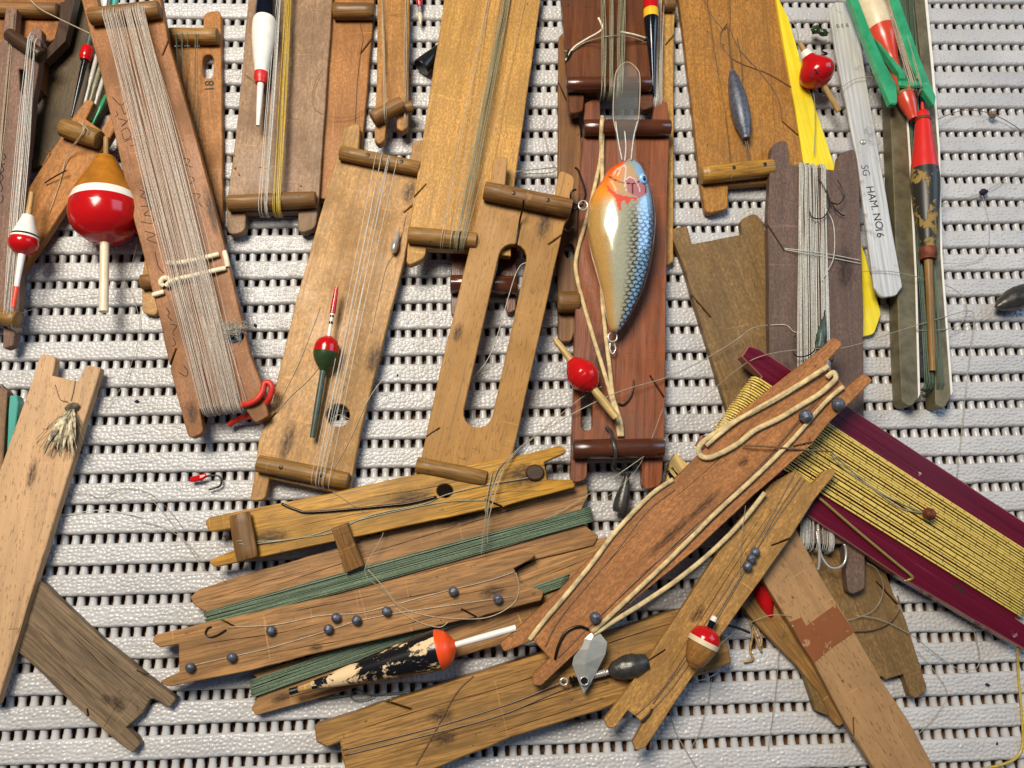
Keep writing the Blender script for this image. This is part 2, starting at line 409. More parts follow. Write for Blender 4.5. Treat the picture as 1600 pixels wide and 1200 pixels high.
def spline(pts, per=7):
    pts = [Vector(p) for p in pts]; out = []; n = len(pts)
    if n < 3: return pts
    for i in range(n - 1):
        p0, p1, p2, p3 = pts[max(i - 1, 0)], pts[i], pts[i + 1], pts[min(i + 2, n - 1)]
        for k in range(per):
            t = k / per; t2, t3 = t * t, t * t * t
            out.append(.5 * ((2 * p1) + (p2 - p0) * t + (2 * p0 - 5 * p1 + 4 * p2 - p3) * t2 + (3 * p1 - p0 - 3 * p2 + p3) * t3))
    out.append(pts[-1]); return out
def pxline(pts, z=1.0):
    """pixel polyline -> points; each entry (x, y[, height mm])"""
    return [P(p[0], p[1], (p[2] if len(p) > 2 else z) * MM) for p in pts]
def tube(name, pts, r, mat, parent=None, sides=6, flat=1.0, smooth_path=True, per=7):
    V, Fc = [], []; tube_geo(V, Fc, spline(pts, per) if smooth_path else pts, r, sides, flat)
    if parent is None:
        o0 = sum((Vector(v) for v in V), Vector()) / len(V); o0.z = min(v.z for v in V)
        return mesh_obj(name, [v - o0 for v in V], Fc, mat, None, True, Matrix.Translation(o0))
    return mesh_obj(name, V, Fc, mat, parent)
def lathe_geo(prof, sides=22, wob=0.0):
    """profile [(x, r)] about local x"""
    V, Fc = [], []
    for (x, r) in prof:
        for k in range(sides):
            a = 2 * math.pi * k / sides; q = r * (1 + random.uniform(-wob, wob)); V.append((x, math.cos(a) * q, math.sin(a) * q))
    m = len(prof)
    for i in range(m - 1):
        for k in range(sides):
            a = i * sides + k; b = i * sides + (k + 1) % sides; Fc.append((a, a + sides, b + sides, b))
    Fc.append(tuple(range(sides))); Fc.append(tuple((m - 1) * sides + k for k in range(sides))[::-1])
    return V, Fc
def edge_split(o, ang=40):
    me = o.data; bm = bmesh.new(); bm.from_mesh(me); es = [e for e in bm.edges if len(e.link_faces) == 2 and e.calc_face_angle(0) > math.radians(ang)]
    bmesh.ops.split_edges(bm, edges=es); bm.to_mesh(me); bm.free(); return o
def dowel(fr, root, x0, y0, x1, y1, rpx, mat='dowel', nails=(), lift=.7, name='dowel', flat=1.0):
    r = rpx * fr.px(x0, y0); h = r * lift
    a = fr.at(x0, y0, h); b = fr.at(x1, y1, h); d = b - a; L = d.length; x = d.normalized(); z = Vector((0, 0, 1)); y = z.cross(x).normalized()
    prof = [(0, r * .88), (r * .08, r * .97)] + [(L * t, r * random.uniform(.97, 1.02)) for t in (.2, .4, .6, .8)] + [(L - r * .08, r * .97), (L, r * .88)]
    V, Fc = lathe_geo(prof, 18, .018)
    V = [(v[0], v[1], max(v[2] * flat, -h * .98)) for v in V]
    m = Matrix(((x.x, y.x, z.x, a.x), (x.y, y.y, z.y, a.y), (x.z, y.z, z.z, a.z), (0, 0, 0, 1)))
    o = edge_split(mesh_obj(name, V, Fc, mat, root, True, m), 50)
    for t in nails:
        V, Fc = [], []
        for k in range(10):
            an = 2 * math.pi * k / 10; V.append((L * t + .0009 * math.cos(an), .0009 * math.sin(an), r * flat + .00005))
        V.append((L * t, 0, r * flat + .0004))
        Fc = [(k, (k + 1) % 10, 10) for k in range(10)]
        mesh_obj('nail', V, Fc, 'nail', o)
    return o
WG = 'handmade winders with fishing line'
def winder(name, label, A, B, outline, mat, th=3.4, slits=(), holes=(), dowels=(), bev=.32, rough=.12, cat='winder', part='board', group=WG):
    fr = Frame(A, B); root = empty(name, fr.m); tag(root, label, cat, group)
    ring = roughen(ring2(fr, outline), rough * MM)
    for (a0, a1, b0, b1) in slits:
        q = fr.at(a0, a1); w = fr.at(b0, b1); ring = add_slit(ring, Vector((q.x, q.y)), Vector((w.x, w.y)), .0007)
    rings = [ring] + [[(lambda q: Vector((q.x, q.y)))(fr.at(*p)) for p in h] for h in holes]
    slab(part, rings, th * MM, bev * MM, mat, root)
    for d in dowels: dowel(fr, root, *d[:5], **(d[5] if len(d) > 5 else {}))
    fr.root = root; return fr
def bundle(fr, A0, A1, B0, B1, n, mat, r=.16, hA=4., hB=4., wrapA=3.6, wrapB=3.6, jit=.12, bow=.8, name='wound_line', layers=1.2, even=False, lap=True, sides=4, mid=None):
    """many threads side by side from one end of a winder to the other, turned round both ends"""
    V, Fc = [], []; att = []
    if not even and mat not in ('n_green', 'steel'): n = max(4, int(n * .6)); r *= .68
    cl = [random.random() for _ in range(max(2, n // 6))]
    for i in range(n):
        t = (i + .5) / n if even else (random.random() if random.random() < .35 else min(1, max(0, random.choice(cl) + random.gauss(0, .022)))); s = t if even else min(1, max(0, t + random.gauss(0, jit * .45)))
        a = fr.at(A0[0] + (A1[0] - A0[0]) * t, A0[1] + (A1[1] - A0[1]) * t, hA * MM); b = fr.at(B0[0] + (B1[0] - B0[0]) * s, B0[1] + (B1[1] - B0[1]) * s, hB * MM)
        zz = random.random() ** 1.5 * layers * MM; d = (b - a); L = d.length; d.normalize(); y = Vector((-d.y, d.x, 0)); bw = random.uniform(-bow, bow) * MM
        pts = []
        if lap:
            for k in (3, 2, 1):
                q = k / 3 * 2.4; rr = (wrapA + .2) * MM + zz; pts.append(a - d * math.sin(q) * rr + Vector((0, 0, -rr * (1 - math.cos(q)) + zz)))
        for k in range(9):
            u = k / 8; sag = 0 if even else -.35 * MM * math.sin(math.pi * u) * random.random()
            c = a.lerp(b, u) + y * bw * math.sin(math.pi * u) + Vector((0, 0, zz + sag))
            if mid is not None: c += y * mid * MM * math.sin(math.pi * u)
            pts.append(c)
        if lap:
            for k in (1, 2, 3):
                q = k / 3 * 2.4; rr = (wrapB + .2) * MM + zz; pts.append(b + d * math.sin(q) * rr + Vector((0, 0, -rr * (1 - math.cos(q)) + zz)))
        v0 = len(V); tube_geo(V, Fc, pts, r * MM * random.uniform(.85, 1.15), sides); q = random.random(); acc = 0.
        for j, p in enumerate(pts):
            if j: acc += (p - pts[j - 1]).length
            att += [acc, q, 0.] * sides
    o = mesh_obj(name, V, Fc, mat, fr.root); o['kind'] = 'stuff'
    o.data.attributes.new('along', 'FLOAT_VECTOR', 'POINT').data.foreach_set('vector', att); return o
def strands(fr, lines, mat, r=.17, name='line_strand', h=.3):
    for ln in lines:
        tube(name, [fr.at(p[0], p[1], (p[2] if len(p) > 2 else h) * MM) for p in ln], r * MM, mat, fr.root, 5)
def on_board(fr, name, pts, th, mat, h=0.0, bev=.1, parent=None):
    ring = ring2(fr, pts, h * MM); return slab(name, [ring], th * MM, bev * MM, mat, parent or fr.root, h * MM)
def text_on(fr, s, x, y, x2, y2, size_px, mat, name='lettering', h=.06, shear=0.):
    a = fr.at(x, y); b = fr.at(x2, y2); ang = math.atan2(b.y - a.y, b.x - a.x); u = fr.px(x, y)
    cu = bpy.data.curves.new('txt', 'FONT'); cu.body = s; cu.size = size_px * u * 1.35; cu.extrude = .00002; cu.shear = shear
    t = bpy.data.objects.new('tmp', cu); COL.objects.link(t); dg = bpy.context.evaluated_depsgraph_get(); dg.update()
    me = bpy.data.meshes.new_from_object(t.evaluated_get(dg)); bpy.data.objects.remove(t); bpy.data.curves.remove(cu)
    me.materials.clear(); me.materials.append(M[mat]); o = bpy.data.objects.new(name, me); COL.objects.link(o); o.parent = fr.root
    o.matrix_local = Matrix.Translation((a.x, a.y, h * MM)) @ Matrix.Rotation(ang, 4, 'Z'); return o
def scribble(fr, strokes, mat='ink', r=.2, name='handwriting'):
    V, Fc = [], []
    for s in strokes: tube_geo(V, Fc, spline([fr.at(p[0], p[1], .0) for p in s], 5), r * MM, 5, .35)
    return mesh_obj(name, V, Fc, mat, fr.root)
def lathe_thing(name, label, cat, A, B, segs, group=None, sides=26, wob=0.0):
    """A, B: (px, py, height mm) of the axis; segs: (part, material, [(along px from A, radius px)...])"""
    a = P(A[0], A[1], A[2] * MM); b = P(B[0], B[1], B[2] * MM); d = b - a; L = d.length; x = d.normalized()
    y = Vector((0, 0, 1)).cross(x).normalized(); z = x.cross(y)
    m = Matrix(((x.x, y.x, z.x, a.x), (x.y, y.y, z.y, a.y), (x.z, y.z, z.z, a.z), (0, 0, 0, 1)))
    root = empty(name, m); tag(root, label, cat, group); Lp = math.hypot(B[0] - A[0], B[1] - A[1]); u = L / Lp; ur = scale_at(A[0], A[1], A[2] * MM)
    for (pn, mt, prof) in segs:
        # smooth the profile
        pr = []
        for i in range(len(prof) - 1):
            p0, p1, p2, p3 = prof[max(i - 1, 0)], prof[i], prof[i + 1], prof[min(i + 2, len(prof) - 1)]
            for q in range(5):
                t = q / 5; f = lambda e: .5 * (2 * p1[e] + (p2[e] - p0[e]) * t + (2 * p0[e] - 5 * p1[e] + 4 * p2[e] - p3[e]) * t * t + (3 * p1[e] - p0[e] - 3 * p2[e] + p3[e]) * t ** 3)
                xx = p1[0] + (p2[0] - p1[0]) * t; pr.append((xx * u, max(.05, f(1)) * ur))
        pr.append((prof[-1][0] * u, max(.05, prof[-1][1]) * ur))
        V, Fc = lathe_geo(pr, sides, wob); edge_split(mesh_obj(pn, V, Fc, mt, root), 48)
    return root
def bez_hook(name, label, pts, z, r, mat='steel', cat='hook', group=None):
    o = tube(name, pxline(pts, z), r * MM, mat, None, 7); return tag(o, label, cat, group)
def loose(label, pts, z=1.0, r=.16, mat='n_loose', name='loose_line', group='loose lines across the mat'):
    return tag(tube(name, pxline(pts, z), r * MM, mat, None, 5, per=9), label, 'fishing line', group)

# ================================================================== SETTING
t = mesh_obj('table_top', [(-.45, -.4, -.0060), (.5, -.4, -.0060), (.5, .35, -.0060), (-.45, .35, -.0060)], [(0, 1, 2, 3)], 'table', None, False); tag(t, kind='structure')
PITCH = .012; X0, X1 = -.28, .34
mat_root = empty('rubber_mat', Matrix.Identity(4)); tag(mat_root, kind='structure')
def strip_mesh(seed):
    r = np.random.default_rng(seed); L = X1 - X0; nx = int(L / .00040); na = 27
    hw, th = .00418, .0031
    xs = np.linspace(X0, X1, nx)
    # cross section: flattened tube, dense on the top
    prof = []
    for i in range(na):
        u = -1 + 2 * i / (na - 1); y = hw * u; prof.append((y, -th * .34 * abs(u) ** 10.0 - .00010 * u * u, 1 - abs(u) ** 8))
    prof += [(hw * 1.0, -th * .72, 0), (hw * .82, -th, 0), (-hw * .82, -th, 0), (-hw * 1.0, -th * .72, 0)]
    prof = np.array(prof); m = len(prof)
    Y = prof[:, 0][None, :].repeat(nx, 0).copy(); Z = prof[:, 1][None, :].repeat(nx, 0).copy(); X = xs[:, None].repeat(m, 1)
    wob = np.interp(xs, np.linspace(X0, X1, 90), r.normal(0, .00008, 90)); wob2 = np.interp(xs, np.linspace(X0, X1, 136), r.normal(0, .00012, 136))
    Y += wob[:, None]; Y -= (prof[:, 0] < 0)[None, :] * wob2[:, None]
    # pebble grain: rounded cells
    cs = .0019; cx = int(L / cs) + 3; cy = 9
    gx, gy = np.meshgrid(np.arange(cx), np.arange(cy), indexing='ij')
    jx = (gx + r.uniform(-.42, .42, gx.shape)) * cs + X0 - cs; jy = (gy - cy / 2 + .5 + r.uniform(-.42, .42, gx.shape)) * cs * .82; hh = r.uniform(.6, 1.15, gx.shape)
    top = slice(0, na); xx = X[:, top]; yy = prof[top, 0][None, :].repeat(nx, 0)
    ix = np.clip(((xx - X0 + cs) / cs).round().astype(int), 0, cx - 1); iy = np.clip((yy / (cs * .82) + cy / 2 - .5).round().astype(int), 0, cy - 1)
    d1 = np.full(xx.shape, 9.); d2 = d1.copy(); h1 = np.zeros_like(d1)
    for dx in (-2, -1, 0, 1, 2):
        for dy in (-2, -1, 0, 1, 2):
            a = np.clip(ix + dx, 0, cx - 1); b = np.clip(iy + dy, 0, cy - 1)
            d = np.hypot(xx - jx[a, b], (yy - jy[a, b]) * 1.15); n1 = d < d1
            d2 = np.where(n1, d1, np.minimum(d2, np.where(d > d1, d, d2))); h1 = np.where(n1, hh[a, b], h1); d1 = np.where(n1, d, d1)
    e = np.clip((d2 - d1) / .0016, 0, 1); peb = h1 * (1 - (1 - e) ** 2.0) * .00052
    Z[:, top] += (peb - .00030) * prof[top, 2][None, :]
    # faint dips over the cross tubes
    V = np.stack([X, Y, Z], 2).reshape(-1, 3)
    i, j = np.meshgrid(np.arange(nx - 1), np.arange(m), indexing='ij'); j2 = (j + 1) % m
    Fq = np.stack([i * m + j, (i + 1) * m + j, (i + 1) * m + j2, i * m + j2], 2).reshape(-1, 4)
    me = bpy.data.meshes.new('strip'); me.vertices.add(len(V)); me.vertices.foreach_set('co', V.ravel())
    me.loops.add(Fq.size); me.loops.foreach_set('vertex_index', Fq.ravel()); me.polygons.add(len(Fq))
    me.polygons.foreach_set('loop_start', np.arange(0, Fq.size, 4)); me.polygons.foreach_set('use_smooth', np.ones(len(Fq), bool)); me.update(); me.validate()
    me.materials.append(M['mat']); return me
strips = [strip_mesh(s) for s in range(4)]
for i, kk in enumerate(range(-15, 18)):
    o = bpy.data.objects.new('strip', strips[(i * 3 + i // 4) % 4]); COL.objects.link(o); o.parent = mat_root
    o.location = (random.uniform(-.012, .012), -(kk + .5) * PITCH, 0); o.rotation_euler = (0, 0, random.uniform(-.0012, .0012))
# cross tubes under the strips, each with a collar at every gap
V, Fc = [], []; pts = []; rad = []
yy = -.215
while yy < .195:
    ph = ((yy / PITCH) % 1.0); dg_ = min(ph, 1 - ph)      # 0 in the gap centre
    pts.append(Vector((0, yy, -.0031))); rad.append(.00142 + (.00024 if dg_ > .10 else 0)); yy += PITCH / 10
tube_geo(V, Fc, pts, rad, 10, 1.05)
rung0 = mesh_obj('rung', V, Fc, 'mat', mat_root)
nr = int((X1 - X0 - .02) / .00455)
for i in range(nr):
    o = rung0 if i == 0 else rung0.copy()
    if i: COL.objects.link(o); o.parent = mat_root
    o.location = (X0 + .01 + i * .00455 + random.uniform(-.00012, .00012), random.uniform(-.0006, .0006), random.uniform(-.0002, .0001))

# ================================================================== WINDERS
# ---- upper left pile
w = winder('line_winder', 'dark grimy olive-brown board lying under the thin green float with a red bead', (135, 10, 3.6), (70, 260, 3.6),
    [(112, -30), (128, -30), (148, 60), (168, 160), (110, 250), (45, 262), (52, 190), (90, 80)], 'darkolive', 3.4)
w = winder('line_winder', 'red-brown winder with a fat horizontal dowel and side tine coloured dark as if in shadow', (30, -30, 9), (30, 130, 9),
    [(-50, -40), (118, -40), (110, 5), (99, 62), (84, 70), (90, 58), (76, 66), (66, 84), (64, 140), (-50, 140)], 'rust', 6.5,
    dowels=[(-40, 14, 92, 17, 12, dict(mat='dowel_d'))])
on_board(w, 'shaded_side_tine', [(92, 4, 4), (100, 2, 4), (112, -20), (121, -40), (126, -38), (112, 22), (102, 64), (70, 96), (62, 90), (84, 62), (93, 30)], 4, 'dark', 2.0)  # side face in shadow, its shade put into the very dark wood colour
w = winder('line_winder', 'mauve-brown winder wound with clear line, the small round float resting on it', (40, 60, 16), (0, 500, 9),
    [(-60, 66), (2, 66), (9, 10, 5), (26, 11, 5), (23, 50), (46, 62), (48, 43, 6), (65, 44, 6), (63, 84), (52, 150), (36, 300), (29, 485), (20, 540, 4), (4, 546, 4), (5, 510), (-60, 500)], 'mauve', 4,
    holes=[[(29, 108), (36, 108), (41, 116), (41, 135), (36, 150), (31, 140)]],
    dowels=[(14, 54, 66, 88, 11, dict(mat='dark')), (-20, 490, 28, 500, 14, dict(mat='dowel'))])
bundle(w, (46, 62), (58, 70), (8, 492), (22, 498), 26, 'n_white', .2, 4.5, 4.5, layers=1.5, bow=1.5, jit=.3)
bundle(w, (20, 20), (26, 20), (-6, 300), (0, 300), 8, 'n_clear', .2, .6, .6, lap=False, name='side_line')
scribble(w, [[(2, 300), (4, 292), (1, 285), (5, 278), (2, 270), (6, 266), (3, 258), (8, 256)], [(1, 318), (5, 310), (3, 305)], [(5, 250), (9, 246), (6, 240)]], r=.25)
w = winder('line_winder', 'small brown winder with a short stout dowel and a pin on it', (128, 205, 11), (30, 400, 6),
    [(37, 305), (112, 186), (134, 155, 5), (147, 158, 5), (134, 186), (158, 203), (178, 168), (192, 180), (150, 252), (37, 420), (8, 470), (0, 420)], 'orange', 3.4,
    slits=[(68, 262, 78, 240)], dowels=[(98, 199, 156, 219, 15, dict(mat='dowel'))])
strands(w, [[(128, 190, 8), (130, 205, 8.3), (120, 222, 5), (104, 250, 1), (92, 290, .4), (78, 330, .4)], [(134, 196, 8), (126, 212, 8), (106, 240, 2), (94, 285, .4)], [(122, 190, 8), (138, 205, 8.2), (128, 225, 3)]], 'n_clear', .2)
tag(tube('straight_pin', pxline([(70, 286, 10), (82, 278, 11), (104, 266, 12.5)]), .3 * MM, 'nail', None, 6), 'dark pin lying across the small brown winder below its stout dowel', 'pin')
# ---- number 18 winder
w = winder('line_winder', 'narrow orange-brown winder inked with number 18 below a slot', (310, 20, 3.8), (330, 345, 3.8),
    [(250, 72), (317, 72), (318, 20, 12), (345, 14, 14), (347, 200), (348, 346, 6), (330, 352), (300, 260)], 'orange', 3.6,
    holes=[stadium(325, 93, 8.5, 325, 114, 8.5)], dowels=[(258, 57, 341, 57, 13, dict(mat='dowel'))])
bundle(w, (270, 57), (300, 57), (290, 230), (306, 236), 12, 'n_dgreen', .18, 6.5, .6, layers=.5, bow=1)
bundle(w, (305, 57), (310, 57), (304, 230), (309, 236), 5, 'n_dgreen', .18, 6.5, .6, layers=.4, bow=.5)
text_on(w, '18', 334, 143, 334, 120, 15, 'inkgreen', 'number_lettering', .15)
# ---- small winder end peeping from under the big bundle winder
w = winder('line_winder', 'tan winder end peeping out from under the winder tied with white cords', (300, 440, 3.4), (225, 470, 3.4),
    [(330, 400), (226, 402), (221, 440), (222, 488, 9), (246, 494, 10), (250, 450), (330, 450)], 'tan', 3.2, dowels=[(221, 441, 290, 436, 12, dict(mat='dowel_d'))])
# ---- the big bundle winder
wb = winder('line_winder', 'long rusty-brown winder packed with pale line and covered in pencil handwriting', (195, 20, 21), (350, 640, 13),
    [(124, -12, 5), (150, -12, 5), (158, 28), (242, 20), (238, -12, 4), (250, -10, 4), (262, 62), (302, 200), (347, 370), (390, 550), (407, 597), (420, 650, 5), (398, 662, 7), (378, 630), (312, 640), (318, 676, 9), (295, 687, 9), (277, 620), (268, 585), (250, 500), (207, 335), (160, 125)],
    'rust', 4, slits=[(264, 64, 254, 86), (266, 572, 275, 545)], holes=[circle(366, 525, 15, 11)], dowels=[(141, 27, 250, 15, 14, dict(mat='dowel_d'))])
bundle(wb, (160, 25), (224, 16), (313, 638), (377, 631), 165, 'n_pink', .16, 7.0, 1.2, 4.2, 2.0, jit=.10, bow=1.4, layers=1.4)
bundle(wb, (150, 28), (232, 16), (308, 636), (386, 630), 12, 'n_pink', .15, 7.0, 1.2, 4.2, 2.0, jit=.3, bow=3, name='stray_line')
hw = [[(176, 152), (180, 160), (184, 157), (189, 164), (195, 160)], [(181, 172), (184, 178), (181, 180)], [(188, 168), (196, 180), (202, 172)], [(186, 186), (198, 192), (190, 196), (202, 184)], [(190, 204), (200, 200), (206, 210), (196, 216), (190, 210)], [(196, 222), (208, 216), (212, 226), (202, 230)],
      [(216, 296), (226, 300), (220, 308), (230, 312)], [(220, 320), (234, 326), (226, 334), (240, 338)], [(222, 345), (236, 350), (240, 342)], [(228, 360), (240, 366), (232, 374), (244, 378)], [(240, 395), (244, 410), (250, 420), (256, 428)],
      [(286, 246), (296, 250), (292, 258), (300, 262)], [(296, 275), (304, 280), (298, 288)], [(300, 300), (312, 305), (306, 314), (314, 322)], [(262, 480), (266, 490), (260, 494), (270, 500)], [(264, 505), (276, 510), (268, 516), (274, 522)], [(270, 528), (276, 536), (270, 540)], [(288, 572), (294, 578), (290, 586), (282, 582)]]
hw = [[(x + random.uniform(-2.5, 2.5), y + random.uniform(-2.5, 2.5)) for x, y in st_] for st_ in hw]
scribble(wb, hw, 'pencil', .2)
for (nm, ps) in (('white_cord', [(262, 410, 1), (275, 411, 2), (300, 407, 2.6), (322, 402, 2.2), (342, 397, 1.2)]), ('white_cord', [(256, 447, 1), (251, 442, 1.6), (255, 435, 2), (263, 435, 2.2), (266, 442, 1.8), (260, 447, 1.6), (270, 438, 2.4), (300, 431, 2.6), (325, 425, 2.2), (353, 419, 1)]), ('white_cord', [(239, 461, .8), (246, 459, 1.2), (256, 456, 1)]), ('white_cord', [(350, 392, -1), (353, 402, .5), (356, 417, .2)])):
    tube(nm, [wb.at(p[0], p[1], p[2] * MM) for p in ps], 1.05 * MM, 'wax', wb.root, 8, .8)
V, Fc = [], []
for i in range(110):
    a = wb.at(348 + random.random() * 28, 508 + random.random() * 16, random.random() * 2 * MM); pts = [a]
    for q in range(4): pts.append(pts[-1] + Vector((random.uniform(-1, 1), random.uniform(-1, 1), random.uniform(-.5, .5))) * .0016)
    tube_geo(V, Fc, spline(pts, 3), .08 * MM, 3)
for i in range(14):
    a = wb.at(372, 516, .8 * MM); b = wb.at(376 + random.random() * 24, 508 + random.random() * 12, random.random() * 2 * MM); tube_geo(V, Fc, [a, a.lerp(b, .5) + Vector((0, 0, .0006)), b], .07 * MM, 3)
o = mesh_obj('lint_tuft', [wb.m @ v for v in V], Fc, 'lint'); tag(o, 'tuft of grey lint stuck over the hole of the rusty-brown winder', 'lint', kind=None)
tag(tube('red_rubber_hook', pxline([(376, 633, 12), (385, 632, 14), (400, 625, 15), (410, 612, 15), (413, 600, 15), (420, 598, 15), (425, 606, 15), (422, 620, 14), (417, 630, 12)]), 1.25 * MM, 'redrubber', None, 9), 'bent red rubber hook looped over the end tine of the rusty-brown winder', 'hook')
tag(tube('red_rubber_stub', pxline([(358, 664, 4), (366, 658, 5), (378, 653, 6), (394, 650, 7)]), 1.2 * MM, 'redrubber', None, 9), 'short straight red rubber piece poking out below the rusty-brown winder', 'rubber')
tag(tube('red_thread_scrap', pxline([(226, 397, 10), (233, 399, 12), (241, 404, 14)]), .5 * MM, 'redrubber', None, 7), 'tiny red thread scrap at the left edge of the rusty-brown winder', 'thread')
# ---- grey-brown wide winder with yellow line
w = winder('line_winder', 'wide grey-brown winder wound with yellow and clear line, white-bodied float lying on it', (455, -10, 6.5), (425, 330, 6.5),
    [(390, -25), (521, -25), (498, 312), (493, 356, 14), (465, 366, 14), (466, 330), (384, 332), (383, 362, 13), (355, 368, 13), (354, 322), (372, 180)], 'greybrown', 4, dowels=[(357, 318, 494, 312, 13.5, dict(mat='dowel_d'))])
bundle(w, (428, -12), (440, -12), (403, 318), (418, 318), 14, 'n_white', .24, 5.5, 6.3, 3.4, 3.8, layers=.6, bow=.8)
bundle(w, (440, -12), (458, -12), (420, 318), (441, 317), 22, 'n_yellow', .28, 5.5, 6.3, 3.4, 3.8, layers=.8, bow=.8)
for i, (x, y, s) in enumerate(((361, 248, 5), (367, 262, 6), (373, 272, 5), (407, 261, 4), (416, 263, 3), (430, 266, 3), (470, 290, 4), (480, 318, 4), (365, 242, 4))):
    a = w.at(x, y, .3 * MM); V, Fc = lathe_geo([(-.5 * s * w.px(x, y), .0002), (0, .32 * s * w.px(x, y)), (.5 * s * w.px(x, y), .0002)], 8, .2)
    mesh_obj('glue_drip', V, Fc, 'brown_lac', w.root, True, Matrix.Translation(a) @ Matrix.Rotation(random.uniform(.3, 1.6), 4, 'Z'))
# ---- tan winder under it on the right
w = winder('line_winder', 'orange-tan winder whose top end has a ribbed dowel, partly under the grey-brown winder', (550, -10, 3.6), (535, 300, 3.6),
    [(521, -25), (585, -25), (583, 32), (566, 225), (540, 310), (480, 310), (516, 30)], 'orange', 3.4, slits=[(581, 62, 563, 84)], dowels=[(521, 18, 584, 18, 13, dict(mat='dowel_d'))])
strands(w, [[(562, 36), (567, 60), (563, 85), (558, 130), (555, 190)]], 'n_brown', .16)
# ---- small tilted dowel winder
w = winder('line_winder', 'small orange-brown winder with a tilted dowel hanging past its stubby tines', (615, -10, 9), (605, 220, 10),
    [(590, -25), (640, -25), (638, 120), (637, 198, 4), (628, 205, 4), (620, 200, 3), (620, 168), (604, 180), (601, 218, 6), (592, 226, 6), (585, 218, 4), (589, 120)], 'hardboard', 4,
    dowels=[(622, 172, 645, 167, 10, dict(mat='dowel_d', lift=-.1)), (582, 186, 629, 162, 12.5, dict(mat='dowel_d'))])
bundle(w, (596, -12), (604, -12), (600, 172), (606, 170), 10, 'n_clear', .2, .6, 6.5, 2, 3.4, layers=.4)
bundle(w, (632, -12), (638, -12), (630, 190), (636, 192), 8, 'n_clear', .2, .6, .6, 2, 2, layers=.4, name='side_line')
# ---- large tan winder with the red and green float
w9 = winder('line_winder', 'long speckled tan winder with round hole, red and green float lying on it', (595, 245, 8), (470, 755, 7),
    [(522, 258), (531, 226), (538, 200, 8), (563, 190, 12), (560, 232), (640, 252), (645, 222, 8), (664, 216, 8), (656, 275), (631, 408), (612, 480), (563, 675), (547, 765), (546, 800, 4), (520, 800, 4), (524, 770), (421, 748), (414, 780, 8), (390, 784, 6), (399, 735), (404, 690), (425, 630), (460, 480)],
    'tan', 3.6, slits=[(645, 318, 631, 332), (414, 663, 432, 644)], holes=[circle(528, 649, 18.5, 18)],
    dowels=[(532, 239, 656, 264, 12, dict(nails=(.36, .78))), (403, 724, 544, 752, 14, dict(nails=(.28, .72)))])
bundle(w9, (572, 238), (620, 254), (475, 738), (515, 748), 16, 'n_white', .19, 6.2, 7.2, 3.2, 3.7, layers=.5, bow=.8, jit=.15)
strands(w9, [[(500, 480), (470, 560), (440, 622), (431, 645)], [(520, 545), (485, 590), (455, 618), (431, 645)], [(600, 590), (575, 625), (545, 690), (520, 735)], [(622, 380, 2), (630, 352, 1), (634, 335, .3)], [(612, 396, 1.5), (602, 420, .6), (590, 470, .4), (580, 520, .4)], [(518, 655, .2), (530, 648, .6), (548, 656, .2)], [(514, 635, .2), (519, 620, 2), (518, 640, 1)]], 'n_clear', .18)
# ---- wide yellow pine board
w = winder('line_winder', 'wide yellow pine winder with fine grain and faded grey-green line', (770, -10, 7), (700, 370, 14),
    [(698, -25), (848, -25), (803, 292), (798, 400), (740, 392), (666, 388), (664, 402, 14), (634, 418, 14), (637, 385), (642, 340), (660, 220)], 'tan_yellow', 3.6, slits=[(648, 309, 666, 287)],
    dowels=[(638, 367, 745, 377, 13.5, dict(mat='dowel'))])
bundle(w, (782, -12), (800, -12), (704, 370), (726, 372), 30, 'n_grey', .2, .8, 7.0, 2, 3.7, layers=.8, bow=.8, jit=.2)
bundle(w, (760, -12), (830, -12), (690, 370), (740, 373), 9, 'n_clear', .16, .6, 7.0, 2, 3.7, layers=.4, bow=.8, jit=.3, name='stray_line')
# ---- dark mahogany stub under the slotted winder
w = winder('line_winder', 'dark mahogany winder end with dowel showing under the slotted winder', (755, 380, 4), (755, 480, 4),
    [(704, 380), (808, 380), (806, 484, 6), (792, 491, 7), (789, 460), (723, 460), (722, 490, 6), (705, 494, 6)], 'mahogany', 3.6, dowels=[(704, 444, 808, 446, 15, dict(mat='dowel_r'))])
# ---- narrow brown winder
w = winder('line_winder', 'narrow umber winder standing between slotted winder and fish lure winder', (885, 60, 4.5), (885, 530, 4.5),
    [(873, 58, 5), (881, 49, 4), (898, 105), (915, 300), (905, 488), (893, 533, 7), (873, 534, 7), (871, 460), (872, 250)], 'umber', 3.8, holes=[circle(890, 392, 8, 12)],
    dowels=[(871, 472, 905, 472, 17, dict(mat='dowel_d'))], slits=[(872, 128, 886, 158)])
# ---- slotted winder
w11 = winder('line_winder', 'golden beech winder with a long rounded slot cut through it', (825, 300, 20), (725, 730, 9),
    [(750, 315), (766, 290), (771, 246, 8), (794, 243, 9), (789, 290), (866, 312), (874, 264, 8), (898, 276, 10), (890, 337), (882, 350), (877, 370), (847, 505), (802, 705), (796, 760), (648, 745), (659, 712), (687, 582), (732, 395)],
    'golden', 4, slits=[(878, 368, 857, 382), (665, 684, 687, 669)], holes=[stadium(801, 403, 22, 747, 645, 23)],
    dowels=[(757, 298, 893, 326, 15, dict(mat='dowel_d', nails=(.33, .72))), (651, 726, 760, 748, 13, dict(mat='dowel'))])
strands(w11, [[(818, 312, 9), (817, 325, 7), (812, 345, 2), (806, 384, .4)]], 'steel', .45, 'hook_shank')
strands(w11, [[(778, 405, -3), (776, 420, -4), (770, 440, -5)], [(822, 410, -3), (805, 430, -5), (770, 545, -8), (740, 590, -8)], [(782, 570, -6), (752, 585, -8)]], 'n_white', .2)
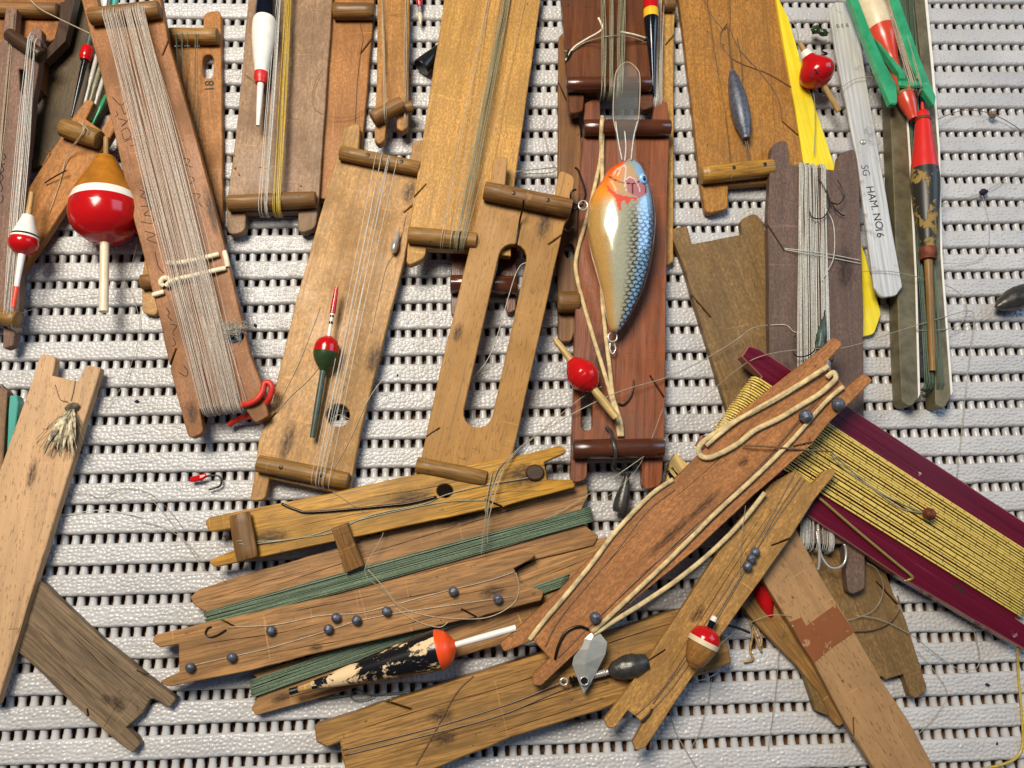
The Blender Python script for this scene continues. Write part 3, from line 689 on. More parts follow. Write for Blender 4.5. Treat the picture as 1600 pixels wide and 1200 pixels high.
# ---- mahogany top winder
w = winder('line_winder', 'dark mahogany winder bound with grey-green line and a bent cord', (950, -10, 11), (950, 170, 13),
    [(876, -25), (1016, -25), (1018, 125), (1021, 166, 8), (1001, 174, 8), (1000, 143), (913, 146), (911, 174, 10), (889, 178, 9), (886, 130), (884, 95)], 'mahogany', 4, slits=[(885, 96, 893, 80)],
    dowels=[(885, 133, 1017, 132, 12, dict(mat='dowel_r'))])
bundle(w, (938, -12), (977, -12), (940, 134), (973, 134), 60, 'n_grey', .22, 5.5, 6.2, 3.3, 3.4, layers=1.2, bow=.9)
strands(w, [[(884, 94, .6), (896, 75, .9), (915, 62, 2), (936, 50, 5), (941, 42, 6), (935, 28, 6)], [(970, 50, 6), (990, 54, 4), (1010, 60, 1)]], 'wax', .5, 'cord')
strands(w, [[(882, 79, 0), (893, 80, .6), (915, 66, 2), (955, 56, 7.5), (985, 58, 4), (1014, 68, .5)]], 'n_grey', .25)
tube('hook', [w.at(*p) for p in [(893, 80, .001), (886, 92, .001), (888, 78, .001)]], .4 * MM, 'steel', w.root)
# ---- tan winder behind on the right
w = winder('line_winder', 'tan winder strip behind the fish lure winder, wound with white line beside the navy float', (1030, -10, 4.5), (1035, 410, 4.5),
    [(996, -25), (1056, -25), (1053, 60), (1052, 408, 5), (1040, 416, 5), (1030, 200)], 'tan_yellow', 4, dowels=[(1036, 8, 1054, 8, 10, dict(mat='dowel_d'))], slits=[(1053, 55, 1040, 70)])
bundle(w, (1022, -12), (1042, -12), (1021, 156), (1036, 156), 44, 'n_white', .2, 3, 6, 3, 3, layers=1.2, bow=.6)
# ---- fish lure winder
w15 = winder('line_winder', 'reddish mahogany winder carrying the big fish-shaped lure', (980, 200, 10), (965, 705, 10),
    [(912, 205), (913, 160, 11), (938, 152, 11), (938, 190), (1020, 190), (1021, 158, 8), (1043, 158, 5), (1046, 215), (1043, 300), (1038, 690), (1034, 758, 14), (1004, 768, 12), (1003, 718), (918, 718), (917, 750, 12), (891, 756, 10), (893, 700), (899, 480), (907, 260)],
    'red', 4.4, slits=[(1036, 622, 1016, 587)], holes=[stadium(917, 622, 9, 917, 664, 9)],
    dowels=[(912, 200, 1047, 200, 13, dict(mat='dowel_r')), (895, 702, 1036, 700, 15.5, dict(mat='dowel_r'))])
for ps in ([(941, 182, 5), (940, 195, 7), (939, 215, 4), (938, 250, 1), (920, 330, .9), (901, 400, .8), (903, 440, .8), (925, 520, .9), (945, 585, 1), (960, 640, 1), (968, 682, 1)], [(942, 186, 7), (941, 215, 3), (941, 300, 1), (940, 440, 1), (945, 510, 1), (952, 570, 1.1), (958, 620, 1.2), (970, 660, 1.3), (972, 682, 1.3)]):
    tube('rubber_strand', [w15.at(p[0], p[1], p[2] * MM) for p in ps], .95 * MM, 'rubber', w15.root, 7, .7)
# ---- orange hardboard winder with lead
w = winder('line_winder', 'orange hardboard winder carrying a long spindle-shaped lead', (1140, -10, 5.5), (1160, 280, 5.5),
    [(1058, -25), (1212, -25), (1254, 250), (1252, 300, 8), (1224, 312, 8), (1206, 285), (1138, 290), (1137, 326, 9), (1103, 334, 9), (1095, 285), (1080, 150)], 'hardboard', 3.6,
    slits=[(1247, 212, 1222, 189)], dowels=[(1095, 274, 1207, 262, 14, dict(mat='dowel_y', nails=(.42, .85)))])
strands(w, [[(1098, -5), (1110, 20), (1130, 45), (1136, 42, .8), (1140, 80, 1.5), (1144, 113, 3.0)], [(1140, -5), (1141, 30), (1139, 60, .8), (1146, 112, 3)], [(1136, 36, .6), (1126, 52, .5), (1128, 70, .4), (1150, 95, .4), (1200, 115, .4), (1240, 138, .8)], [(1140, 42, .8), (1155, 75, .6), (1190, 115, .5), (1215, 150, .5), (1222, 185, .4)],
            [(1105, 0), (1118, 90), (1135, 190), (1143, 280, 6.5)], [(1164, 216, 3), (1168, 240, 3), (1172, 262, 7)], [(1167, 216, 3), (1172, 245, 3), (1176, 262, 7)], [(1152, 60, .8), (1158, 90, 1.2), (1160, 125, 1.8)]], 'n_brown', .24)
# ---- yellow plastic slip
w = winder('plastic_slip', 'long bright yellow plastic slip sliding under the grey winder and the aluminium strip', (1225, 0, 8.0), (1355, 520, 3.0),
    [(1211, -14), (1232, 28), (1262, 130), (1305, 262), (1352, 398), (1377, 490, 16), (1366, 522, 12), (1340, 528), (1300, 420), (1256, 256), (1243, 170), (1225, 70)], 'yellow', 1.8, bev=.25, rough=0, cat='plastic strip', part='plate', group=None)
# ---- aluminium strip
w19 = winder('aluminium_strip', 'scratched aluminium strip stamped with letters and a number, riveted once', (1318, 10, 11), (1390, 460, 11),
    [(1296, 18, 6), (1303, 3, 8), (1330, 3, 8), (1338, 16, 6), (1350, 100), (1363, 180), (1410, 448, 5), (1400, 462, 9), (1378, 465, 8), (1366, 450, 5), (1340, 250), (1310, 100)], 'alu', 1.3, bev=.3, rough=.1, cat='metal strip', part='plate', group=None)
text_on(w19, 'HAM. NO', 1353, 291, 1368, 352, 12.5, 'ink', 'stamped_lettering', .05)
text_on(w19, '16', 1367, 356, 1372, 376, 12.5, 'ink', 'stamped_number', .05)
text_on(w19, 'SG', 1345, 258, 1350, 280, 12, 'lead', 'worn_lettering', .05)
text_on(w19, 'B E 8', 1307, 44, 1340, 41, 7, 'lead', 'worn_stamp', .05)
dd = w19.at(1348, 222, 0); V, Fc = [], []
for i, (rr, hh) in enumerate(((1.5, 0), (1.3, .45), (.8, .75), (.05, .85))):
    for q in range(14): V.append(dd + Vector((rr * MM * math.cos(q * math.pi / 7), rr * MM * math.sin(q * math.pi / 7), hh * MM)))
Fc = [(i * 14 + q, i * 14 + (q + 1) % 14, (i + 1) * 14 + (q + 1) % 14, (i + 1) * 14 + q) for i in range(3) for q in range(14)]
mesh_obj('rivet', V, Fc, 'bright', w19.root)
# ---- metal channel winder
fr = Frame((1420, 100, 8.0), (1448, 620, 8.0)); root = empty('metal_winder', fr.m); fr.root = root
tag(root, 'long dull metal winder of two rails wound with green line, red and black float inside', 'winder', WG)
on_board(fr, 'rail', [(1388, 90), (1410, 86), (1421, 250), (1430, 430), (1435, 622, 9), (1424, 636, 9), (1410, 630, 9), (1406, 560), (1398, 330)], 7.5, 'zinc', 0, .3)
on_board(fr, 'rail', [(1427, -25), (1443, -25), (1455, 100), (1466, 230), (1470, 400), (1486, 618, 9), (1476, 638, 9), (1462, 634, 8), (1461, 560), (1450, 250), (1440, 100)], 7.5, 'zinc', 0, .3)
on_board(fr, 'edge_strip', [(1410, 86), (1413, 86), (1424, 250), (1433, 430), (1438, 615), (1435, 622), (1430, 430), (1421, 250)], 7.0, 'white_paint', .15, .1)
on_board(fr, 'edge_strip', [(1443, -25), (1447, -25), (1459, 100), (1469, 230), (1473, 400), (1489, 612), (1486, 618), (1470, 400), (1466, 230), (1455, 100)], 7.0, 'white_paint', .15, .1)
on_board(fr, 'bottom_plate', [(1395, 60), (1450, 60), (1480, 590), (1415, 590)], 1.2, 'lead', -6.2, .1)
bundle(fr, (1402, -12), (1425, -12), (1440, 596), (1474, 598), 60, 'n_dgreen', .24, -2, .2, 2, 2.6, layers=1.5, bow=.8)
# ---- green plastic frame
fg = Frame((1360, 0, 19), (1430, 150, 17)); root = empty('plastic_line_frame', fg.m); fg.root = root
tag(root, 'emerald green plastic line frame with a crossbar lying over the aluminium strip', 'winder', WG)
on_board(fg, 'side_rail', [(1322, -20), (1335, -20), (1361, 48), (1383, 98), (1402, 132), (1403, 158, 2), (1401, 163, 2), (1392, 162, 2), (1366, 100), (1347, 50)], 3.2, 'green', 0, .5)
on_board(fg, 'side_rail', [(1384, -20), (1400, -20), (1408, 4), (1441, 98), (1463, 150, 2), (1461, 166, 2), (1443, 140), (1422, 98), (1392, 4)], 3.2, 'green', 0, .5)
dowel(fg, root, 1400, 134, 1446, 134, 8, 'green', lift=-.9, name='crossbar')
on_board(fg, 'diagonal_brace', [(1366, 60), (1376, 67), (1413, 110), (1419, 129), (1408, 129), (1405, 114)], 3.0, 'green', -.6, .4)
bundle(fg, (1376, -14), (1396, -14), (1418, 132), (1442, 132), 40, 'n_clear', .24, -1.5, -.6, 2, 2.6, layers=1.2, bow=.5)
# ---- olive winder (under) and grey winder (over)
w = winder('line_winder', 'long olive-brown winder lying under the grey one, its forked end on the mat', (1120, 370, 4.2), (1400, 1080, 4.2),
    [(1049, 368), (1051, 357, 7), (1074, 352, 6), (1081, 381), (1160, 366), (1157, 343, 9), (1180, 332, 10), (1192, 346), (1203, 385), (1240, 480), (1320, 710), (1395, 925), (1414, 965), (1450, 1078, 10), (1432, 1092, 9), (1423, 1088), (1412, 1054), (1384, 1062), (1378, 1057), (1306, 1078), (1300, 1120, 6), (1276, 1112, 6), (1235, 990), (1140, 650), (1100, 520), (1082, 465), (1072, 425)],
    'olive', 3.8, slits=[(1079, 462, 1111, 496), (1406, 948, 1370, 909)])
w22 = winder('line_winder', 'long grey winder bundled with white line and treble hooks', (1270, 240, 10.5), (1290, 925, 9),
    [(1200, 330), (1206, 226, 12), (1230, 216, 12), (1234, 256), (1308, 266), (1312, 240, 10), (1337, 230, 10), (1342, 270), (1349, 480), (1350, 660), (1352, 920, 10), (1326, 932, 10), (1318, 850), (1238, 850), (1236, 920, 8), (1212, 922, 8), (1203, 560)], 'grey', 4.2, slits=[(1200, 352, 1226, 392)])
bundle(w22, (1249, 262), (1289, 266), (1250, 846), (1302, 850), 90, 'n_white', .26, .8, .8, 2.2, 2.4, layers=1.6, bow=1.5, jit=.12)
strands(w22, [[(1286, 320, 2), (1302, 350, 2), (1303, 400, 2), (1290, 428, 2), (1283, 440, 2)], [(1225, 388, .8), (1260, 392, 2.8), (1300, 398, 1), (1345, 407, .6)], [(1226, 390, .8), (1260, 396, 2.8), (1300, 403, 1), (1345, 412, .6)], [(1204, 508, .5), (1228, 508, .5), (1240, 518, .5), (1252, 520, .5)]], 'n_white', .22)
# ---- maroon winder with gold cord
w24 = winder('line_winder', 'glossy maroon winder wound with gold cord', (1150, 625, 16), (1610, 925, 9),
    [(1159, 557), (1170, 540), (1186, 545), (1400, 684), (1600, 815), (1690, 874), (1690, 905), (1644, 878), (1588, 966), (1615, 985), (1607, 1018), (1415, 907), (1262, 805), (1092, 694), (1098, 680), (1127, 680), (1190, 588)], 'maroon', 5, bev=.4)
bundle(w24, (1190, 592), (1129, 676), (1640, 882), (1590, 962), 24, 'gold', .41, .7, .7, 2.8, 2.8, layers=.3, bow=.3, even=True, sides=7, name='gold_cord')
tube('loose_gold_cord', [w24.at(*p) for p in [(1280, 778, .0012), (1340, 830, .001), (1400, 880, .0009), (1422, 898, .0008), (1425, 904, .0004), (1412, 908, -.001)]], .62 * MM, 'gold', w24.root, 7)
strands(w24, [[(1297, 705, 1.8), (1310, 725, 1.8), (1340, 748, 1.8), (1390, 778, 1.8), (1440, 800, 1.8), (1450, 803, 2)], [(1300, 706, 1.8), (1330, 735, 1.8), (1400, 790, 1.8), (1445, 802, 1.9)]], 'n_grey', .3)
# ---- brown tape board and golden board under it
w = winder('line_winder', 'golden-brown narrow board squeezed beneath the taped beech board', (1180, 940, 5), (1310, 1120, 5),
    [(1140, 925), (1185, 905), (1250, 970), (1324, 1126, 6), (1311, 1137, 6), (1297, 1120), (1282, 1085), (1245, 1040), (1195, 990)], 'barn', 4)
w27 = winder('line_winder', 'beech board patched with brown packing tape', (1225, 870, 12), (1420, 1200, 6),
    [(1188, 900), (1243, 826), (1282, 900), (1335, 987), (1382, 1070), (1417, 1122), (1482, 1238), (1392, 1248), (1365, 1200), (1322, 1130), (1272, 1035), (1232, 970)], 'beech2', 3.8, slits=[(1337, 1150, 1334, 1122)])
on_board(w27, 'tape', [(1234, 972), (1252, 965), (1260, 978), (1306, 944), (1335, 988), (1300, 1012), (1272, 1036), (1250, 1002)], .3, 'tape', .22, .05)
# ---- old thick board at the bottom
w29 = winder('line_winder', 'thick old brown board with a broken corner and crossing brown lines', (520, 1160, 10), (1130, 1000, 10),
    [(491, 1134), (605, 1097), (755, 1050), (860, 1017), (1060, 953), (1110, 948), (1138, 1010, 6), (1144, 1036, 6), (1087, 1057), (975, 1092), (940, 1110), (800, 1152), (685, 1200), (600, 1230), (546, 1232), (534, 1182), (531, 1160), (511, 1168), (494, 1160)], 'barn', 9, slits=[(605, 1096, 642, 1109)], bev=.6, rough=.25)
strands(w29, [[(535, 1172), (640, 1146), (700, 1130), (800, 1098), (880, 1065, 2)], [(538, 1180), (660, 1150), (780, 1118), (878, 1078, .5), (960, 1056)], [(740, 1056), (715, 1080), (692, 1120), (676, 1150), (650, 1195)]], 'n_brown', .3)
# ---- lower board with green line (under the shot board)
w31 = winder('line_winder', 'oak winder with green line mostly hidden under the board of lead shots', (400, 1085, 5), (930, 880, 5),
    [(392, 1052), (520, 1015), (700, 960), (840, 872), (948, 838), (946, 905), (850, 950), (810, 1000), (640, 1048), (510, 1088), (400, 1118, 5), (392, 1108, 4), (403, 1088), (402, 1060)], 'oak', 4)
bundle(w31, (403, 1058), (403, 1086), (880, 900), (874, 918), 150, 'n_green', .13, .6, .6, 2.4, 2.4, layers=1.2, bow=.8)
strands(w31, [[(470, 1084, -2), (500, 1092, -3), (545, 1085, -3), (560, 1078, -3), (580, 1085, -3), (640, 1080, -3)], [(545, 1086, -3), (555, 1094, -3), (580, 1090, -3), (586, 1080, -3)]], 'n_dgreen', .25)
w30 = winder('line_winder', 'oak winder wound with a band of green line above the board of lead shots', (315, 950, 6), (925, 800, 6),
    [(297, 933, 3), (312, 920), (355, 906), (520, 858), (700, 800), (917, 753, 5), (919, 775), (908, 797), (910, 818), (936, 838, 4), (928, 852), (640, 925), (420, 990), (350, 1000), (336, 975), (324, 957), (303, 946)], 'oak2', 4.4, rough=.25)
bundle(w30, (331, 953), (334, 978), (910, 795), (914, 818), 190, 'n_green', .13, .7, .7, 2.6, 2.6, layers=1.3, bow=1.0)
w32 = winder('line_winder', 'reddish oak board dotted with small round lead shots', (260, 1030, 11), (835, 900, 11),
    [(237, 1002, 5), (242, 992, 5), (330, 971), (560, 922), (755, 879), (818, 861, 4), (837, 865, 4), (832, 873), (803, 888), (812, 910), (850, 924, 4), (846, 938, 4), (745, 964), (480, 1024), (395, 1047), (265, 1073, 7), (246, 1066, 7), (280, 1050), (279, 1007), (250, 1012, 6)],
    'oak2', 4, slits=[(745, 964, 721, 952), (345, 971, 369, 981)])
strands(w32, [[(355, 980), (430, 976), (500, 962), (560, 958), (604, 948), (620, 945)], [(292, 1042), (362, 1026), (423, 1012), (513, 985), (560, 970), (640, 955), (800, 932)], [(620, 945), (650, 958), (700, 966), (760, 965), (800, 945), (811, 920), (806, 895)], [(617, 950), (650, 970), (685, 980), (700, 972)], [(620, 944), (690, 925), (760, 908), (802, 894)], [(620, 945), (600, 918), (575, 890)]], 'n_clear', .2)
# ---- amber winder
w33 = winder('line_winder', 'amber varnished winder with round hole and dark knob', (345, 845, 11), (875, 730, 12),
    [(320, 816, 6), (327, 808), (357, 802), (520, 770), (620, 747), (810, 712), (876, 696, 6), (887, 706, 6), (850, 722), (855, 750), (894, 749, 6), (900, 761, 6), (785, 791), (757, 796), (555, 839), (400, 872), (334, 886, 6), (325, 876, 6), (365, 860), (360, 826), (327, 831, 6)],
    'amber', 4, slits=[(784, 791, 758, 781)], holes=[circle(695, 767, 13, 11)], dowels=[(374, 803, 387, 874, 17, dict(mat='dowel_d', flat=.45))])
on_board(w33, 'knob', circle(836, 738, 15, 13, 12), 2.0, 'dark', 1.6, .6)
strands(w33, [[(396, 846, 1), (440, 844), (520, 832), (560, 812), (600, 800), (660, 788), (700, 772), (760, 758), (828, 746, 1)], [(396, 850, 1), (480, 838), (570, 810), (690, 785), (760, 782)], [(365, 848, 3), (375, 845, 5), (393, 846, 3)], [(366, 852, 3), (378, 850, 5), (394, 856, 3)], [(770, 735), (762, 770, 1.5), (758, 800, 1)], [(806, 706, 2), (780, 730, 1), (768, 765, .6), (762, 800, .5), (755, 860, 0)]], 'n_grey', .22)
tag(tube('long_hook', [w33.m @ w33.at(*p) for p in [(440, 787, .0005), (462, 796, .0006), (490, 800, .0008), (605, 790, .001), (640, 786, .001), (682, 776, .0012)]], .5 * MM, 'steel', None, 7), 'long dark hook lying along the amber varnished winder', 'hook')
fb = Frame((532, 826, 15.5), (555, 890, 11)); root = empty('wooden_peg', fb.m); fb.root = root; tag(root, 'short flat wooden peg jutting from the amber winder over the green line', 'peg')
on_board(fb, 'peg_body', [(518, 828), (543, 819), (568, 884), (540, 896)], 4, 'dowel_d', 0, .3)
# ---- tan diagonal winder
w26 = winder('line_winder', 'pale tan diagonal winder with the small cork float and three stacked shots', (1265, 755, 20), (1000, 1150, 14),
    [(1205, 755), (1243, 735), (1270, 757), (1288, 736, 5), (1303, 731, 5), (1306, 740), (1272, 782), (1240, 833), (1190, 905), (1125, 995), (1050, 1105), (1009, 1168, 7), (993, 1174, 7), (989, 1160), (1006, 1130), (981, 1110), (962, 1136, 7), (948, 1139, 7), (945, 1124), (975, 1085), (1010, 1035), (1095, 905), (1145, 827)],
    'tan', 3.4, slits=[(1234, 842, 1206, 853), (1009, 1034, 1040, 1016)])
strands(w26, [[(1243, 737), (1228, 765), (1180, 850), (1120, 945), (1040, 1070), (992, 1118)], [(1252, 745), (1215, 800), (1175, 872, .6), (1110, 985), (1050, 1075), (1000, 1127)], [(1258, 750), (1222, 800), (1180, 862), (1105, 985), (1020, 1100)]], 'n_brown', .22)
tube('small_hook', [w26.at(*p) for p in [(1019, 1107, .001), (1013, 1118, .001), (1004, 1128, .0006)]], .4 * MM, 'nail', w26.root)
# ---- cedar diagonal winder
w25 = winder('line_winder', 'cedar brown diagonal winder strapped with cream rubber bands', (1300, 585, 27), (835, 1025, 17),
    [(1288, 541), (1303, 526, 7), (1318, 537, 7), (1290, 567), (1322, 606), (1350, 583, 6), (1365, 594, 6), (1300, 656), (1270, 692), (1257, 705), (1175, 776), (1092, 855), (1000, 930), (925, 997), (845, 1072, 7), (830, 1070, 7), (833, 1055), (859, 1029), (834, 1001), (802, 1013, 6), (787, 1020, 6), (782, 1006), (880, 917), (955, 837), (1012, 777), (1055, 748), (1162, 640)],
    'cedar', 4, slits=[(1268, 690, 1240, 698)])
strands(w25, [[(1300, 598), (1262, 640), (1180, 735), (1060, 845), (950, 950), (872, 1028)], [(1055, 765), (1010, 800), (960, 865), (880, 960), (852, 1010)], [(1296, 606), (1240, 670), (1150, 770), (1000, 900)]], 'n_brown', .2)

# ---- left beech board and grey board
w35 = winder('line_winder', 'grey weathered board with forked end and two dark knots', (45, 960, 4), (245, 1135, 4),
    [(60, 905), (160, 1000), (247, 1070), (275, 1091, 5), (264, 1107, 5), (240, 1092), (234, 1093), (222, 1115), (197, 1137), (212, 1152), (219, 1163, 4), (207, 1177, 4), (137, 1120), (27, 1018), (10, 990), (20, 900)], 'drift', 3.6, slits=[(137, 1121, 136, 1108), (232, 1053, 214, 1048)], rough=.25)
w34 = winder('line_winder', 'pale beech winder with short dark flecks, a feather fly lying on it', (108, 585, 7.5), (20, 1050, 7.5),
    [(60, 562), (64, 552, 8), (87, 556, 10), (82, 587), (122, 596), (134, 570, 7), (157, 574, 7), (155, 582), (82, 820), (57, 900), (-5, 1100), (-90, 1085), (-25, 800), (52, 590)], 'beech', 3.8)
strands(w34, [[(86, 601), (92, 620), (97, 626), (106, 627, 1)], [(118, 590), (115, 610), (111, 626)]], 'n_brown', .16)
w = winder('line_winder', 'brown winder edge at the frame border, wrapped in grey line', (5, 612, 5), (0, 740, 5), [(-50, 604), (8, 607, 4), (11, 612), (3, 735), (-50, 780)], 'greybrown', 4.5)
bundle(w, (-14, 612), (3, 612), (-20, 760), (-2, 760), 16, 'n_clear', .22, 1, 1, layers=.6)
w = winder('line_winder', 'thin teal-painted strip tucked between two boards', (20, 620, 4.5), (12, 740, 4.5), [(15, 618, 2), (26, 617, 2), (28, 630), (17, 735), (9, 742), (13, 640)], 'teal', 4.0)

# ================================================================== FLOATS
FG = 'fishing floats'
def fl(label, A, B, segs, **kw): return lathe_thing('fishing_float', label, 'float', A, B, segs, FG, **kw)
fl('big pear-shaped red float with a white band and brown top', (166, 215, 14), (162, 487, 13),
   [('top_stick', 'stick', [(0, 4), (37, 4)]), ('cone', 'brown_lac', [(33, 14), (42, 19), (58, 28), (78, 39), (96, 46.5)]), ('band', 'white_paint', [(96, 46.7), (102, 48.8), (109, 50.8)]),
    ('bulb', 'red_paint', [(109, 50.6), (116, 51.8), (124, 52), (140, 48.5), (152, 40), (162, 26), (168, 8)]), ('bottom_stick', 'cream', [(160, 6.5), (200, 6.6), (272, 6.8)])], sides=40)
fl('small round red and white float with a black ring and thin red-tipped stick', (50, 301, 18), (20, 483, 17),
   [('top_stick', 'stick', [(0, 4.3), (44, 4.6)]), ('cone', 'white_paint', [(38, 9), (46, 11), (70, 18.8)]), ('ring', 'navy', [(69, 19), (72, 19.8)]), ('white_ring', 'white_paint', [(72, 19.8), (75, 20.3)]),
    ('bulb', 'red_paint', [(75, 20.2), (81, 21.4), (89, 19.5), (96, 13), (100, 5)]), ('bottom_stick', 'white_paint', [(96, 5.5), (120, 4.5), (150, 3.6)]), ('tip', 'orange_red', [(150, 3.6), (182, 2.6)])])
fl('white tapered float with a black top and red collar', (417, -15, 12), (403, 197, 12),
   [('top', 'navy', [(0, 14), (47, 16.5)]), ('body', 'white_paint', [(46, 16), (51, 18), (68, 18.4), (94, 16), (133, 10.2)]), ('collar', 'flakered', [(132, 10.6), (140, 10.4), (148, 8)]), ('stick', 'white_paint', [(143, 5), (180, 4.2), (212, 2.8)])])
fl('slim float with a red tip and a red over green bulb', (526, 449, 14), (487, 690, 11),
   [('tip', 'red_paint', [(0, 3), (20, 4), (42, 4.6)]), ('neck', 'white_paint', [(41, 3.2), (58, 2.6), (84, 2.8)]), ('neck_ring', 'navy', [(46, 3.4), (49, 3.4)]), ('neck_ring', 'navy', [(56, 3.2), (60, 3.2)]),
    ('bulb_top', 'red_paint', [(80, 6), (85, 14), (93, 18.5), (105, 19.6)]), ('bulb_bottom', 'green_paint', [(105, 19.6), (114, 18), (124, 13), (134, 6)]), ('stem', 'petrol', [(132, 4.6), (190, 4.8), (238, 4.2)])])
fl('glossy black float with red top and yellow band', (1016, -15, 16), (1021, 146, 13),
   [('top', 'red_paint', [(0, 11.5), (32, 11.5)]), ('band', 'yellow_paint', [(32, 11.6), (45, 11.6)]), ('body', 'navy', [(45, 11.5), (66, 10), (90, 7.2), (125, 4.4), (161, 2.2)])])
ff = fl('small bright red float with a white collar resting on the yellow slip', (1250, 68, 15), (1311, 174, 11),
   [('top_stick', 'stick', [(0, 3.6), (18, 4.2)]), ('collar', 'white_paint', [(14, 7), (24, 9.5)]), ('bulb', 'red_paint', [(24, 9.5), (30, 13), (38, 20), (47, 25.5), (56, 26.5), (65, 22.5), (72, 14), (76, 5)]), ('bottom_stick', 'stick', [(70, 4), (122, 4.2)])])
cu = bpy.data.curves.new('t', 'FONT'); cu.body = '0,40'; cu.size = .0042; t = bpy.data.objects.new('tmp', cu); COL.objects.link(t); dg = bpy.context.evaluated_depsgraph_get(); dg.update()
me = bpy.data.meshes.new_from_object(t.evaluated_get(dg)); bpy.data.objects.remove(t); me.materials.clear(); me.materials.append(M['ink'])
zt = 13.2 + 6.75; o = bpy.data.objects.new('number_lettering', me); COL.objects.link(o); o.parent = ff
a = P(1268, 122, zt * MM); b = P(1282, 112, zt * MM); o.matrix_local = ff.matrix_basis.inverted() @ Matrix.Translation(a) @ Matrix.Rotation(math.atan2(b.y - a.y, b.x - a.x), 4, 'Z')
fl('beige and orange-red float lying under the green plastic frame', (1350, -20, 12), (1428, 187, 13),
   [('top', 'cream', [(0, 15), (35, 19.5), (60, 20), (72, 19)]), ('body', 'coral', [(72, 19), (88, 18.5), (104, 15), (122, 10), (145, 8), (168, 9)]), ('ring', 'dowel', [(168, 13), (176, 14.5), (182, 13)]), ('tail', 'coral', [(180, 12.5), (195, 12), (208, 9), (220, 6)])])
fl('long float half red and half rubbed black inside the metal winder', (1441, 160, 14), (1457, 580, 10),
   [('antenna', 'redrubber', [(0, 2), (6, 2.6), (15, 2.6)]), ('red_half', 'flakered', [(14, 5), (18, 9), (55, 13), (90, 16.5), (112, 19)]), ('ring', 'rustcol', [(27, 11), (32, 11.6)]), ('black_half', 'flake2', [(112, 19), (130, 20), (180, 17), (238, 10.5)]), ('collar', 'rustcol', [(236, 11.5), (246, 12.5), (254, 11)]), ('stick', 'barn', [(252, 6), (300, 5), (420, 4.5)])])
fl('little cork float with red cap and white ring', (1117, 963, 22), (1082, 1042, 20),
   [('tip', 'white_paint', [(0, 3.5), (3, 5), (9, 5)]), ('stick', 'navy', [(8, 5.2), (26, 5)]), ('cap', 'red_paint', [(20, 8), (25, 17), (33, 22.5), (40, 24)]), ('ring', 'cream', [(40, 24.2), (48, 24)]), ('cork_body', 'cork', [(48, 23), (62, 20.5), (78, 15), (86, 8)])])
fl('chipped black carrot-shaped float with orange end and white stick', (453, 1081, 12), (806, 981, 17),
   [('tip', 'black', [(0, 5.5), (14, 5.2)]), ('bare_tip', 'stick', [(12, 4.5), (36, 7)]), ('body', 'flake', [(34, 6.8), (80, 13), (130, 20), (180, 26), (225, 31), (240, 32)]), ('end_cap', 'flakeorange', [(240, 32), (248, 29.5), (258, 23), (268, 8)]), ('stick', 'white_paint', [(265, 5), (320, 5.5), (367, 5.2)])], sides=40)
fl('egg-shaped red float on a split wooden splint', (866, 529, 17), (962, 652, 17),
   [('splint', 'splint', [(0, 3), (8, 5), (46, 6)]), ('bulb', 'red_paint', [(43, 8), (54, 17), (70, 23.5), (86, 21.5), (98, 12), (102, 6)]), ('splint', 'splint', [(99, 6), (130, 6.5), (157, 6)])], wob=.04)
fl('thin dark green float with a red bead', (151, 18, 10), (112, 183, 9),
   [('top', 'petrol', [(0, 4.5), (60, 5)]), ('bead', 'red_paint', [(58, 7), (62, 9), (74, 9.4), (80, 7.5)]), ('stem', 'navy', [(79, 4.6), (120, 3.6), (169, 1.6)])])
fl('thin float with red end and cream point by the yellow pine winder', (654, -20, 4), (657, 38, 4), [('body', 'red_paint', [(0, 6), (24, 5), (30, 3.4)]), ('neck', 'bright', [(30, 2.2), (42, 2.2)]), ('point', 'cream', [(41, 2.6), (48, 4), (58, .8)])])
lathe_thing('plastic_cone', 'black hollow plastic cone peeping out beside the yellow pine winder', 'plastic cone', (700, 62, 5), (658, 106, 5), [('cone', 'black', [(0, 4), (30, 9), (56, 13.5), (61, 13.8)])])
fl('red float bulb glimpsed in the gap beside the taped beech board', (1176, 890, 5), (1204, 962, 5), [('bulb', 'red_paint', [(0, 4), (14, 9), (38, 13), (62, 10), (78, 4)])])
# quill tips beside the beaded float
for i, (a, b) in enumerate((((152, 85), (128, 180)), ((158, 100), (133, 185)), ((163, 118), (140, 190)), ((166, 150), (144, 196)))):
    mt = ('n_white', 'n_grey', 'n_white', 'green')[i]
    tag(tube('quill_tip', pxline([(a[0], a[1], 9 - i * .5), ((a[0] + b[0]) / 2, (a[1] + b[1]) / 2, 9), (b[0], b[1], 8)]), [.9 * MM] * 7 + [.6 * MM] * 7 + [.3 * MM], M[mt], None, 7),
        ('white quill tip next to the red-beaded float', 'grey-green quill tip next to the white one', 'pale quill tip against the rusty-brown winder', 'bright green stem beside the short stout dowel')[i], 'quill', 'quill tips')
# petrol and blue tips at the top edge behind the big bundle
for x, mt, lb in ((163, 'white_paint', 'white float tip above the bundled line'), (170, 'petrol', 'dark teal float tip above the bundled line'), (178, 'teal', 'teal-blue float tip above the bundled line')):
    fl(lb, (x + 6, -20, 16), (x, 14, 16), [('tip', mt, [(0, 6), (34, 4)])])

